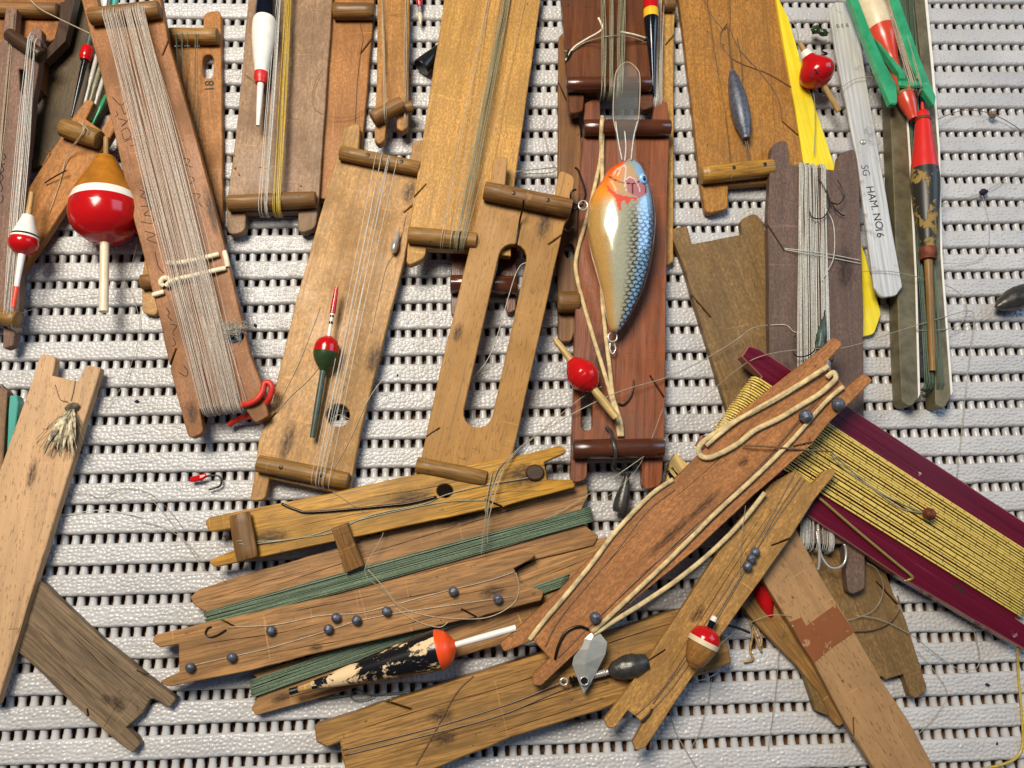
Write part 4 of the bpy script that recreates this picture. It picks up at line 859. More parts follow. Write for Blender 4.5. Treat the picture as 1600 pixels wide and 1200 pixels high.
# ================================================================== FISH LURE
def build_lure():
    zc = 10 + 11.5; L = [(975, 251), (952, 266), (938, 287), (926, 305), (920, 325), (918, 350), (919, 372), (924, 396), (930, 418), (936, 440), (941, 458), (945, 480), (949, 500), (954, 515), (960, 519)]
    Rr = [(990, 250), (1003, 262), (1012, 282), (1018, 303), (1022, 325), (1024, 350), (1022, 378), (1018, 405), (1012, 430), (1005, 452), (998, 468), (990, 484), (982, 498), (974, 510), (966, 519)]
    n = 220; ts = np.linspace(0, len(L) - 1, n); idx = np.arange(len(L))
    def sm(a):
        a = np.array(a, float); pts = spline([Vector((p[0], p[1], 0)) for p in a], 20); q = np.array([(p.x, p.y) for p in pts]); s = np.linspace(0, len(q) - 1, n)
        return np.stack([np.interp(s, np.arange(len(q)), q[:, 0]), np.interp(s, np.arange(len(q)), q[:, 1])], 1)
    l, r = sm(L), sm(Rr); m = 150; V = []; C = []
    fr = Frame((985, 250, zc), (960, 520, zc - 4)); root = empty('fish_lure', fr.m); tag(root, 'glossy fish-shaped lure with orange throat, blue scaled back and clear diving lip', 'lure'); fr.root = root
    col = lambda *c: np.array(s2l(c))
    ob, og, gold, silver, blue, dk = col(255, 84, 12), col(244, 158, 40), col(196, 154, 88), col(172, 172, 148), col(150, 190, 222), col(26, 32, 46)
    def seg(x, y, a, b):
        d = np.array(b) - np.array(a); t = np.clip(((x - a[0]) * d[0] + (y - a[1]) * d[1]) / (d @ d), 0, 1); return math.hypot(x - a[0] - t * d[0], y - a[1] - t * d[1])
    def poly(x, y, ps, w): return min(seg(x, y, ps[i], ps[i + 1]) for i in range(len(ps) - 1)) < w
    def inside(x, y, pg):
        c = False; j = len(pg) - 1
        for i in range(len(pg)):
            (xi, yi), (xj, yj) = pg[i], pg[j]
            if (yi > y) != (yj > y) and x < (xj - xi) * (y - yi) / (yj - yi) + xi: c = not c
            j = i
        return c
    drip = [(942, 294), (950, 308), (958, 316), (968, 320), (980, 322), (992, 321), (998, 316), (995, 322), (990, 322), (986, 329), (982, 324), (978, 328), (974, 336), (970, 328), (966, 327), (963, 346), (959, 338), (955, 322), (946, 310)]
    cheek = [(946, 296), (949, 285), (958, 270), (975, 262), (992, 285), (1002, 292), (1005, 305), (998, 316), (985, 321), (968, 319), (955, 312)]
    smooth = lambda a, b, v: (lambda t: t * t * (3 - 2 * t))(min(1, max(0, (v - a) / (b - a))))
    def paint(x, y, u):
        if u < .5: c = gold * (1 - smooth(.14, .36, u)) + silver * smooth(.14, .36, u)
        else: c = silver * (1 - smooth(.64, .80, u)) + blue * smooth(.64, .80, u)
        c = c * (1 - smooth(.86, .97, u)) + dk * smooth(.86, .97, u)
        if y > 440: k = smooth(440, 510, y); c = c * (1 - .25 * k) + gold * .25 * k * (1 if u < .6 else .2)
        w = (1 - smooth(.06, .14, abs(u - .27))) * smooth(312, 325, y) * (1 - smooth(360, 382, y)); w *= .55; c = c * (1 - w) + col(226, 222, 198) * w  # pale flank patch: a specular highlight painted into the skin colour
        w = (1 - smooth(.30, .46, u)) * (1 - smooth(300, 345, y)); o = ob * (1 - smooth(262, 318, y)) + og * smooth(262, 318, y); c = c * (1 - w) + o * w
        c = c * (1 + .22 * (random.random() - .5))
        # scales over the back
        if y > 318 and u > .46:
            q = 10.0; rr = int(math.floor((y - 300) / (q * .56))); xo = (x - 900 + (y - 300) * .18 + (rr % 2) * q / 2) % q - q / 2; yo = (y - 300) - (rr + .5) * q * .56
            e = abs(math.hypot(xo, (yo + 2.4) * 1.15) - q * .54); st = smooth(.46, .66, u) * smooth(318, 360, y)
            if e < 1.35: c = c * (1 - .88 * st) + dk * .88 * st
        if inside(x, y, cheek): c = c * .45 + col(226, 160, 100) * .55
        if math.hypot((x - 990) / 17, (y - 307) / 13) < 1 or math.hypot((x - 981) / 9, (y - 296) / 8) < 1: c = col(190, 124, 124)
        if inside(x, y, drip): c = col(226, 92, 74)
        if poly(x, y, [(949, 283), (954, 290), (962, 296), (970, 299), (982, 300), (990, 298), (995, 293), (1001, 293), (1005, 302), (1003, 312)], .8) or poly(x, y, [(982, 300), (983, 308), (982, 316)], .9): c = col(40, 26, 26)
        for ps in ([(955, 283), (960, 273), (967, 270), (973, 266), (974, 272), (971, 295), (972, 312)], [(961, 285), (966, 273)], [(973, 293), (979, 288), (986, 291), (992, 302), (994, 312)], [(951, 293), (954, 300), (957, 310)]):
            if poly(x, y, ps, .85): c = c * .25 + col(250, 240, 232) * .75
        return c
    verts = []; cols = []
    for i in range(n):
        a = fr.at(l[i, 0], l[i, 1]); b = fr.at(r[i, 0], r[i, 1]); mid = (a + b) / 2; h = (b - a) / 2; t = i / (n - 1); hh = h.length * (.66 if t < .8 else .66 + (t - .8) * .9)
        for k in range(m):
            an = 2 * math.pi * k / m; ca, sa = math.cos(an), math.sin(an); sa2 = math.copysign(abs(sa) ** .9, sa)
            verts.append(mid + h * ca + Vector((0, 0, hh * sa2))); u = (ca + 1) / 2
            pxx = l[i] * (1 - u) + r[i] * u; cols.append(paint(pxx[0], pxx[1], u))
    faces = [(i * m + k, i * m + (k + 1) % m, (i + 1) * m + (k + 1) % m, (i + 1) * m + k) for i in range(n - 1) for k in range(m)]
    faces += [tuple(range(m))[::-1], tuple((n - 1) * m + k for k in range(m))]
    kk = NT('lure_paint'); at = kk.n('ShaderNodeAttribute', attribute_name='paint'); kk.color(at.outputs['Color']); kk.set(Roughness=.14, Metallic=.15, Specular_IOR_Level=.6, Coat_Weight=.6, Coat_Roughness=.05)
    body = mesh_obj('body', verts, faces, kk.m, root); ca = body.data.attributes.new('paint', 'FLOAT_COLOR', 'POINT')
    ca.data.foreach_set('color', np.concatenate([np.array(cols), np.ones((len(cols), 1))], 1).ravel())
    # eye, standing just proud of the painted skin
    hz = 7.0 * MM; e = fr.at(1006, 279, hz)
    def disc(nm, rr, h, mat, par, ex=.85):
        V, Fc = [], []
        for (q, dz) in ((1, -1.6), (1, 0), (.7, .25), (.02, .4)):
            for k in range(20): an = k * math.pi / 10; V.append((rr * q * math.cos(an), rr * q * ex * math.sin(an), dz * .0006 + h))
        Fc = [(i * 20 + k, i * 20 + (k + 1) % 20, i * 20 + 20 + (k + 1) % 20, i * 20 + 20 + k) for i in range(3) for k in range(20)]
        return mesh_obj(nm, V, Fc, mat, par)
    M['eyeblue'] = plain('eye_blue', (150, 204, 246), .1, .6, 0, .03)
    ey = disc('eye', .0022, 0, 'eyeblue', root); ey.matrix_local = Matrix.Translation(e) @ Matrix.Rotation(-.62, 4, 'X') @ Matrix.Rotation(.3, 4, 'Z')
    disc('pupil', .0010, .0004, 'navy', ey)
    lip = on_board(fr, 'diving_lip', [(960, 132), (963, 108, 8), (979, 95, 10), (995, 104, 8), (1000, 122), (998, 182), (993, 206), (996, 262), (968, 262), (963, 206), (958, 180)], 2.0, 'clear', 3.2, .5)
    tube('lip_rim', [fr.at(p[0], p[1], 3.0 * MM) for p in [(963, 206), (958, 180), (960, 132), (964, 110), (979, 97), (994, 106), (1000, 124), (998, 182), (993, 206)]], .24 * MM, 'n_clear', root, 8)
    for nm, ps in (('lip_rib', [(962, 190), (966, 220), (972, 250)]), ('lip_rib', [(996, 190), (990, 215), (986, 250)]), ('lip_rib', [(976, 205), (978, 230), (976, 252)])):
        tube(nm, [fr.at(p[0], p[1], 3.6 * MM) for p in ps], .3 * MM, 'n_white', root, 8)
    ringp = lambda cx, cy, rp: [(cx + rp * math.cos(a), cy + rp * math.sin(a)) for a in np.linspace(0, 2 * math.pi, 14)]
    tube('belly_ring', [fr.at(p[0], p[1], 1 * MM) for p in ringp(911, 321, 7)], .42 * MM, 'bright', root, 7)
    tube('tail_ring', [fr.at(p[0], p[1], -3 * MM) for p in ringp(957, 527, 7)], .42 * MM, 'bright', root, 7)
    tube('snap_wire', [fr.at(p[0], p[1], -4 * MM) for p in [(954, 532), (953, 545), (957, 553), (962, 545), (958, 534)]], .35 * MM, 'bright', root, 7)
    hp = empty('x', Matrix.Identity(4)); bpy.data.objects.remove(hp)
    for ps in ([(911, 316, 1), (915, 302, 0), (905, 270, -2), (899, 262, -3)], [(911, 320, 0), (897, 328, 0), (888, 338, -2), (880, 352, -3), (888, 362, -2), (896, 355, 0)], [(911, 321, 1), (900, 320, 1), (892, 312, 2), (893, 300, 3), (900, 296, 3)]):
        tube('treble_hook', [fr.at(p[0], p[1], p[2] * MM) for p in ps], .5 * MM, 'steel', root, 7)
build_lure()

# ================================================================== LEADS, SHOTS
SG = 'round lead shots'
def shot(x, y, rp, label, zsurf, mat='lead', group=SG):
    r = rp * scale_at(x, y, zsurf * MM); c = P(x, y, zsurf * MM + r * .92); bm = bmesh.new(); bmesh.ops.create_icosphere(bm, subdivisions=3, radius=r)
    for v in bm.verts:
        v.co *= 1 + random.uniform(-.03, .03)
        if abs(v.co.x) < r * .10 and v.co.z > -.2 * r: v.co *= .84
    me = bpy.data.meshes.new('split_shot'); bm.to_mesh(me); bm.free(); me.polygons.foreach_set('use_smooth', [True] * len(me.polygons)); me.materials.append(M[mat])
    o = bpy.data.objects.new('split_shot', me); COL.objects.link(o); o.location = c; o.rotation_euler = (random.uniform(-.4, .4), random.uniform(-.4, .4), random.uniform(0, 3.1)); return tag(o, label, 'lead shot', group)
for (x, y, lb) in ((423, 985, 'small lead shot beside the thin hook on the reddish oak board'), (513, 983, 'lower lead shot of the close trio on the reddish oak board'), (525, 965, 'upper lead shot of the close trio on the reddish oak board'), (557, 969, 'third lead shot of the trio, toward the knot in the line'),
                   (604, 955, 'lead shot just beside the line knot on the reddish oak board'), (708, 924, 'lead shot by the upper edge of the reddish oak board'), (778, 936, 'lead shot near the slit end of the reddish oak board'), (362, 1027, 'lead shot near the forked end, on the crack of the oak board'), (297, 1043, 'lead shot at the fork notch of the reddish oak board')):
    shot(x, y, 7.6, lb, 11)
shot(1259, 650, 10.5, 'large lead shot with a slit on the cedar winder beside the rubber band', 25.5)
shot(1310, 632, 10, 'large lead shot on the end tine of the cedar winder', 26)
shot(930, 965, 9, 'bluish lead shot at the tied end of the cedar winder', 19.5)
for (x, y, lb) in ((1180, 863, 'topmost of three stacked lead shots on the tan diagonal winder'), (1174, 873, 'middle one of three stacked lead shots on the tan diagonal winder'), (1168, 885, 'last of three stacked lead shots, towards the cork float')): shot(x, y, 7.5, lb, 18)
o = shot(1452, 803, 9.5, 'rusty orange bead on the gold cord', 14, 'rustcol', None); o.name = 'bead'; o['category'] = 'bead'
lathe_thing('spindle_lead', 'long grey spindle-shaped lead threaded on line on the hardboard winder', 'lead weight', (1144, 112, 9.5), (1166, 217, 9.5), [('body', 'lead', [(0, 4.5), (10, 8), (35, 12.5), (60, 14), (82, 12.5), (102, 7), (107, 6)])], wob=.02)
lathe_thing('drop_lead', 'tiny shiny teardrop lead on the speckled tan winder', 'lead weight', (624, 357, 10), (614, 396, 10), [('body', 'bright', [(0, .8), (12, 3), (28, 6), (36, 5), (40, 2)])])
lathe_thing('drop_lead', 'dark pear-shaped lead hanging below the mahogany winder', 'lead weight', (981, 738, 8), (968, 802, 6), [('body', 'leadd', [(0, 5), (8, 4.4), (22, 7), (40, 11.5), (58, 12.5), (64, 11)])])
lathe_thing('olive_lead', 'dark olive-shaped lead lying alone on the bare mat', 'lead weight', (1557, 480, 5), (1630, 448, 5), [('body', 'leadd', [(0, 4), (8, 10), (28, 17), (50, 17), (70, 8)])], wob=.03)
# spinner: blade, lead body, spring, ring
sp = lathe_thing('spinner_lure', 'spinner with grey metal blade and faceted lead body on the old brown board', 'lure', (876, 1068, 13), (1030, 1030, 14),
    [('lead_body', 'leadd', [(76, 5), (84, 12), (100, 17), (118, 18), (140, 12)]), ('wire_coil', 'bright', [(48, 4.5), (50, 5.5), (52, 4.5), (54, 5.5), (56, 4.5), (58, 5.5), (60, 4.5), (62, 5.5), (64, 4.5), (66, 5.5), (68, 4.5), (70, 5.5), (72, 4.5), (76, 4.5)]), ('wire_knot', 'steel', [(14, 4), (17, 7), (20, 4), (22, 7), (25, 4), (48, 3)])], wob=.05)
sp['group'] = ''; del sp['group']
M['blade'] = plain('dull_spinner_metal', (206, 206, 196), .28, .6, .45, .12, 120); iv = sp.matrix_basis.inverted()
lf = [(912, 1084, 15), (903, 1062, 15), (894, 1038, 15.5), (899, 1015, 17), (912, 998, 18), (926, 988, 18.5)]; rd = [(912, 1084, 15.2), (913, 1062, 17), (914, 1038, 18), (918, 1015, 18.8), (924, 1000, 19.2), (930, 988, 18.8)]; rt_ = [(912, 1084, 15), (922, 1070, 15), (934, 1046, 15.5), (946, 1022, 17), (949, 1004, 18), (938, 990, 18.5)]
V = []; Fc = []
for dz in (0, -.5):
    for i in range(6):
        for q in (lf, rd, rt_): V.append(iv @ P(q[i][0], q[i][1], (q[i][2] + dz) * MM))
for i in range(5):
    for k_ in (0, 1): a_ = i * 3 + k_; Fc += [(a_, a_ + 3, a_ + 4, a_ + 1), (a_ + 18, a_ + 19, a_ + 22, a_ + 21)]
    for k_ in (0, 2): a_ = i * 3 + k_; Fc.append((a_, a_ + 3, a_ + 21, a_ + 18))
mesh_obj('blade', V, Fc, 'blade', sp, False)
V, Fc = [], []
for q in range(16): V.append(iv @ P(913 + 6 * math.cos(q * math.pi / 8), 1064 + 6 * math.sin(q * math.pi / 8), 17.3 * MM))
mesh_obj('pivot_hole_disc', V, [tuple(range(16))], 'black', sp, False)  # black disc painted in for the darkness of an open hole; blade is uncut
tube('pivot_rim', [iv @ P(913 + 6.5 * math.cos(q), 1064 + 6.5 * math.sin(q), 17.3 * MM) for q in np.linspace(0, 2 * math.pi, 15)], .25 * MM, 'bright', sp, 6)
inv = sp.matrix_basis.inverted()
tube('ring', [inv @ P(881 + 5.5 * math.cos(a), 1065 + 5.5 * math.sin(a), 13.5 * MM) for a in np.linspace(0, 2 * math.pi, 13)], .4 * MM, 'bright', sp, 7)
# ================================================================== HOOKS
HG = 'loose hooks'
bez_hook('thin_hook', 'thin dark hook lying on the reddish oak board', [(353, 984), (340, 992), (328, 995), (321, 990), (324, 982), (330, 979)], 11.6, .32, group=HG)
hk = empty('red_fly_hook', Matrix.Translation(P(330, 745, 0))); tag(hk, 'small hook whipped with red thread lying on the bare mat', 'hook', HG)
hi = hk.matrix_basis.inverted()
tube('bend', [hi @ p for p in pxline([(318, 745, 2), (332, 743, 2), (341, 744, 2), (346, 750, 2), (344, 759, 2), (334, 763, 2), (326, 765, 2.4)])], .42 * MM, 'steel', hk, 7)
for q in range(3): tube('red_wing', [hi @ p for p in pxline([(322, 743, 2.6), (310, 745 + q * 2, 3), (297, 750 + q * 1.5 - 2, 2.6)])], [.9 * MM] * 7 + [.7 * MM] * 7 + [.25 * MM], 'red_paint', hk, 7)
# trebles on the grey winder
def treble(label, eye, shanks, z):
    rt = empty('treble_hook', Matrix.Translation(P(eye[0], eye[1], z * MM))); tag(rt, label, 'hook', HG); iv = rt.matrix_basis.inverted()
    for ps in shanks: tube('prong', [iv @ p for p in pxline(ps, z)], .28 * MM, 'steel', rt, 7)
    return rt
treble('dark treble hook on the grey winder near the aluminium strip', (1278, 275), [[(1278, 275, 12.5), (1290, 298, 13), (1300, 316, 14), (1312, 318, 14), (1319, 306, 14), (1316, 294, 14), (1309, 282, 14)], [(1290, 298, 13), (1304, 325, 13), (1316, 336, 12), (1320, 336, 12)], [(1292, 298, 13), (1296, 322, 14), (1286, 340, 14), (1270, 340, 14), (1264, 328, 14)]], 13)
treble('treble hook tied with dark thread by the cedar winder tine', (1289, 485), [[(1289, 485, 13), (1286, 505, 14), (1278, 530, 14), (1272, 548, 14), (1260, 556, 14), (1246, 557, 14), (1239, 548, 14), (1241, 530, 14), (1243, 524, 14)], [(1288, 490, 13), (1290, 520, 14), (1295, 555, 14), (1300, 565, 14), (1302, 556, 14)]], 13)
lathe_thing('thread_whipping', 'dark blue thread whipping on the treble hook near the cedar tine', 'thread', (1288, 495, 14), (1280, 545, 14), [('whipping', 'petrol', [(0, 2), (15, 5), (30, 7), (50, 6)])], wob=.12)
bez_hook('bronze_hook', 'bronze hook curled on the mahogany winder below the fish lure', [(990, 594, 10.8), (989, 608, 11), (984, 622, 11), (974, 632, 11), (966, 630, 11)], 11, .38, 'nail', group=HG)
bez_hook('dark_hook', 'dark hook bent over the lower end of the cedar winder', [(867, 1030, 18), (872, 1010, 18.5), (882, 990, 18.8), (895, 981, 19), (908, 979, 19), (920, 984, 19)], 18, .5, group=HG)
bez_hook('silver_hook', 'large silver hook on the line bundle under the maroon winder', [(1276, 830, 11), (1279, 852, 11.5), (1285, 872, 11.5), (1296, 886, 11.5), (1310, 887, 11.5), (1320, 878, 11.5), (1322, 862, 11.5), (1319, 850, 11.5)], 11.5, .5, 'bright', group=HG)
bez_hook('silver_hook', 'straight silver hook shank hanging under the maroon winder', [(1278, 826, 11.5), (1280, 850, 11.5), (1280, 880, 11), (1278, 890, 10.5)], 11, .6, 'bright', group=HG)
bez_hook('wire_stub', 'black wire stub sticking out from under the tan diagonal winder', [(1138, 977, 8), (1155, 982, 8), (1172, 989, 8)], 8, .55, 'black', 'wire')
tag(tube('dark_line_knot', pxline([(948, 668, 11), (955, 676, 13), (958, 690, 18), (962, 712, 18), (958, 730, 12), (968, 735, 10), (974, 742, 9)]), .9 * MM, 'leadd', None, 7), 'dark twisted leader hanging over the mahogany dowel', 'leader')
# ================================================================== RUBBER BANDS
def band(label, pts, r=1.25, fr=w25, mat='rubber', group='cream rubber bands'):
    return tag(tube('rubber_band', [fr.m @ fr.at(p[0], p[1], (p[2] if len(p) > 2 else 1.2) * MM) for p in pts], r * .74 * MM, mat, None, 8, .6), label, 'rubber band', group)
band('thick cream rubber band folded in a narrow loop across the cedar winder', [(1294, 572, 2), (1265, 591, 2), (1215, 622), (1160, 652), (1120, 675), (1097, 692), (1091, 704), (1098, 714), (1115, 713), (1150, 695), (1180, 672), (1215, 655), (1250, 634), (1278, 617), (1296, 602, 2), (1306, 591, 2), (1302, 582, 2), (1292, 590, 1.6)], 1.5)
band('inner fold of the cream rubber band on the cedar winder', [(1286, 578, 2.4), (1220, 617, 1.6), (1160, 652, 1.6), (1125, 678, 1.6), (1103, 697, 1.6)], 1.1)
band('long straight cream rubber strand running down the cedar winder', [(1318, 604, 1.5), (1290, 628), (1240, 685), (1180, 745), (1120, 800), (1060, 860), (1000, 918), (950, 965), (925, 988, .6)], 1.25)
band('cream rubber strand along the outer edge of the cedar winder', [(1052, 749, .4), (1015, 775, .6), (960, 833, .8), (925, 880, .8), (880, 935, .8), (850, 970, .8), (827, 1000, .4)], 1.3)
band('slack cream rubber strand sagging beside the cedar winder', [(1195, 770, -2), (1160, 814, -2.5), (1112, 862, -2.5), (1058, 906, -2), (1005, 942, -1.5), (960, 970, -.5), (926, 992, .4)], 1.3)
# ================================================================== FEATHER FLY
fly = empty('feather_fly', w34.m @ Matrix.Translation(w34.at(110, 632, 0))); tag(fly, 'buff and grey feather fly lying on the pale beech winder', 'fishing fly')
fi = fly.matrix_basis.inverted()
def fp(x, y, h): return fi @ (w34.m @ w34.at(x, y, h * MM))
V, Fc = lathe_geo([(-.0022, .0006), (-.001, .0015), (.0012, .0016), (.003, .0008)], 12, .15); mesh_obj('head', V, Fc, 'feather_d', fly, True, Matrix.Translation(fp(114, 635, 1.6)) @ Matrix.Rotation(-1.1, 4, 'Z'))
for i in range(22):
    ang = -.62 + 1.15 * i / 21; ln = random.uniform(45, 80); x1 = 112 - math.sin(-ang + .38) * ln * .8; y1 = 640 + math.cos(ang) * ln
    a = Vector(fp(114, 638, 2)); b = Vector(fp(x1, y1, random.uniform(.5, 4))); d = (b - a); nrm = Vector((-d.y, d.x, 0)).normalized(); V, Fc = [], []; wd = random.uniform(.0007, .0014)
    for q in range(8):
        t = q / 7; c = a.lerp(b, t) + Vector((0, 0, math.sin(t * 3.1) * .002)); w_ = wd * math.sin(min(1, t * 1.15 + .06) * math.pi) ** .7 + .0001; V += [c - nrm * w_ + Vector((0, 0, -.0002)), c + Vector((0, 0, .0003)), c + nrm * w_ + Vector((0, 0, -.0002))]
    Fc = [(q * 3 + k, q * 3 + k + 1, q * 3 + k + 4, q * 3 + k + 3) for q in range(7) for k in range(2)]
    mesh_obj('feather', V, Fc, 'feather' if i % 4 else 'feather_d', fly)
V, Fc = [], []
for i in range(45):
    a = Vector(fp(113, 637, 2)); an = random.uniform(-1.0, .95); ln = random.uniform(25, 85); b = Vector(fp(112 - math.sin(an + .25) * ln * .75, 638 + math.cos(an) * ln, random.uniform(0, 5)))
    tube_geo(V, Fc, [a, a.lerp(b, .5) + Vector((0, 0, .0015)), b], .09 * MM, 3)
o = mesh_obj('hackle', V, Fc, 'feather_d', fly); o['kind'] = 'stuff'
# ================================================================== SCRAPS
SGp = 'dry straw scraps'
for i, ps in enumerate(([(1172, 968), (1176, 990), (1172, 1015), (1176, 1030), (1162, 1034)], [(1178, 985), (1184, 1005), (1190, 1018)], [(1180, 975), (1190, 1000), (1186, 1012)])):
    tag(tube('straw', pxline(ps, 1.5), .5 * MM, 'stick', None, 5), ('kinked straw on the mat between the old board and the taped board', 'short straw beside the kinked one', 'thin straw crossing near the kinked one')[i], 'straw', SGp)
fb = Frame((1040, 715, 5), (1075, 765, 5)); root = empty('split_stick', fb.m); fb.root = root; tag(root, 'yellow split stick end bound with wire under the cedar winder', 'stick')
on_board(fb, 'stick_body', [(1046, 724), (1056, 707), (1080, 730), (1100, 765), (1060, 790), (1030, 775), (1042, 748)], 4, 'splint', 0, .4)
bundle(fb, (1040, 738), (1050, 730), (1058, 765), (1070, 752), 10, 'steel', .3, .5, .5, 1.2, 1.2, layers=.3, lap=False, name='wire_binding')
lathe_thing('green_knot', 'little dark green knot of yarn beside the aluminium strip', 'knot', (1268, 44, 6), (1294, 54, 6), [('yarn', 'green_paint', [(0, 3), (6, 6.5), (12, 4), (20, 5), (27, 3)])], wob=.2)
tag(tube('bent_wire', pxline([(1284, 70, 4), (1285, 80, 4), (1292, 84, 4), (1282, 88, 4), (1283, 96, 4)]), .45 * MM, 'steel', None, 6), 'small bent wire with pale bead under the green knot', 'wire')
for i, (x, y, rp) in enumerate(((214, 627, 2.5), (621, 586, 1.6), (399, 508, 2.2), (1543, 1070, 2.6), (1558, 1162, 1.6))):
    r = rp * .00027; V, Fc = lathe_geo([(-r * 1.5, r * .2), (0, r), (r * 1.3, r * .3)], 7, .3); o = mesh_obj('dirt_speck', V, Fc, 'ink', None, True, Matrix.Translation(P(x, y, .0004)) @ Matrix.Rotation(i, 4, 'Z'))
    tag(o, ('dark speck on the mat left of the rusty-brown winder', 'dark speck between the tan and slotted winders', 'brown speck right of the lint tuft', 'ink-blue speck right of the forked olive board', 'tiny speck by the loose gold cord')[i], 'speck', 'specks on the mat')
# ================================================================== LOOSE LINES
def L_(label, pts, z=1.2, r=.16, mat='n_loose'): return loose(label, pts, z, r, mat)
L_('pale line sweeping from amber winder up to the red egg float', [(752, 866, 12), (757, 815, 16), (768, 770, 17), (790, 725, 15), (850, 670, 10), (905, 624, 13), (940, 604, 16)], r=.2)
L_('long line from amber winder across mahogany winder to olive winder', [(762, 850, 12), (766, 800, 16), (800, 712, 14), (880, 655, 12), (965, 613, 15), (1040, 590, 12), (1100, 562, 8), (1150, 531, 9), (1175, 513, 12), (1200, 508, 13)], r=.24)
L_('line rising from the oak winder past the dark pear lead to the cedar winder', [(850, 812, 8), (900, 785, 8), (985, 728, 14), (1035, 690, 13), (1060, 660, 5), (1115, 608, 6), (1180, 560, 17), (1260, 545, 20), (1320, 543, 22), (1410, 515, 12), (1470, 497, 9), (1512, 486, 4), (1522, 496, 3), (1517, 540, 2), (1510, 600, 1.5), (1504, 660, 1.5), (1495, 745, 1.5)], r=.2)
L_('second line beside the dark pear lead', [(880, 822, 8), (930, 790, 6), (985, 745, 11), (1010, 705, 14), (1035, 640, 12)], r=.15)
L_('looping line from yellow slip over the metal winder', [(1347, 424, 12), (1390, 424, 12.5), (1430, 432, 12), (1487, 450, 5), (1510, 475, 3), (1502, 505, 2), (1475, 515, 9), (1432, 516, 9)], r=.2)
L_('line from the dark olive lead back to the loop', [(1560, 478, 5), (1540, 495, 3), (1515, 508, 2), (1490, 518, 2)], r=.16)
L_('knotted line arcing over the bare mat in the top corner', [(1455, 192, 9), (1480, 180, 4), (1510, 172, 3), (1550, 178, 3), (1590, 200, 2), (1610, 222, 2)], r=.22, mat='n_brown')
lathe_thing('line_knot', 'brown tied knot on the arcing line near the red and black float', 'knot', (1545, 178, 3.5), (1557, 180, 3.5), [('knot', 'n_brown', [(0, 2), (4, 5), (9, 5), (12, 2)])], wob=.2)
L_('double line entering from the frame edge to a dark knot', [(1610, 255, 2), (1575, 278, 2), (1537, 300, 2), (1500, 312, 2), (1470, 319, 6)], r=.18)
lathe_thing('line_knot', 'small dark knot on the double line below the brown knot', 'knot', (1531, 301, 2.5), (1543, 299, 2.5), [('knot', 'ink', [(0, 2), (4, 4.5), (8, 4), (12, 2)])], wob=.2)
L_('thin curl hanging from the dark knot', [(1534, 303, 2), (1545, 345, 2), (1544, 385, 2), (1530, 405, 1.5), (1500, 412, 1.5), (1472, 411, 4)], r=.14)
L_('gold cord trailing down past the maroon winder tip', [(1590, 1012, 5), (1591, 1050, 1), (1596, 1110, 1), (1598, 1160, 1), (1588, 1184, 1), (1560, 1196, 1), (1520, 1204, 1)], r=.5, mat='n_yellow')
L_('dark ring of line on the olive board', [(1334, 986, 5.5), (1362, 984, 5.5), (1390, 972, 5.5), (1405, 950, 5), (1402, 930, 5)], r=.35, mat='n_brown')
L_('fine loop of line on the olive board below the grey tine', [(1322, 970, 6), (1358, 958, 6), (1375, 940, 6), (1380, 915, 7), (1370, 890, 9), (1355, 880, 10)], r=.16)
L_('long curl from the olive board over the mat', [(1338, 962, 6), (1375, 968, 6), (1420, 990, 5), (1460, 1020, 2), (1495, 1044, 1.5), (1518, 1047, 1.5), (1530, 1036, 1.5), (1527, 1005, 1.5), (1515, 965, 2)], r=.2)
L_('fine curl on the mat right of the forked olive board', [(1432, 1016, 2), (1455, 1042, 1.5), (1475, 1070, 1.5), (1480, 1088, 1.5), (1468, 1110, 1.5), (1450, 1132, 1.5), (1432, 1150, 1.5)], r=.15)
L_('curved line below the tan diagonal winder', [(1046, 1112, 2), (1055, 1142, 1.5), (1070, 1170, 1.5), (1092, 1205, 1.5)], r=.2)
L_('straight line dropping below the tan diagonal winder', [(1112, 1060, 2), (1105, 1100, 1.5), (1092, 1145, 1.5), (1079, 1170, 1.5)], r=.16)
L_('white line looping under the small cork float', [(1080, 1065, 3), (1105, 1060, 4), (1130, 1045, 3), (1145, 1036, 3)], r=.22, mat='n_white')
L_('thin line hanging from the taped beech board', [(1228, 975, 12), (1218, 1010, 3), (1212, 1080, 1.5), (1200, 1172, 1.5)], r=.18)
L_('arc of line between cork float and taped board', [(1120, 1010, 15), (1160, 980, 6), (1200, 962, 8), (1236, 962, 12)], r=.15)
L_('horizontal line in a mat gap beside the beech winder', [(95, 806, .6), (130, 800, .8), (165, 797, .8), (200, 803, .8), (220, 808, .8)], r=.18, mat='n_white')
L_('wavy thin line on the mat beside the beech winder', [(105, 775, 1), (130, 770, 1), (158, 778, 1), (180, 766, 1), (205, 763, 1), (235, 772, 1), (262, 795, 1), (285, 825, 1)], r=.11, mat='n_brown')
L_('line drooping from the big red float to the beech winder', [(172, 392, 3), (190, 430, 1.5), (210, 470, 1.5), (218, 512, 1.5), (208, 560, 1.5), (190, 605, 1.5), (158, 642, 2)], r=.14)
L_('short line crossing under the big red float', [(216, 372, 6), (200, 430, 1.5), (175, 448, 1.5)], r=.14)
L_('thin arc from the mauve winder to the big red float stick', [(0, 505, 12), (40, 487, 6), (80, 473, 2), (120, 463, 2), (156, 459, 2)], r=.14)
L_('taut yellowish line across the top-corner winders', [(44, -5, 16), (60, 12, 16), (90, 28, 16), (140, 52, 18)], r=.28, mat='n_clear')
L_('line from the mat onto the oak winder end', [(235, 778, 1), (262, 810, 1), (290, 850, 1), (320, 890, 3), (352, 908, 7)], r=.16)
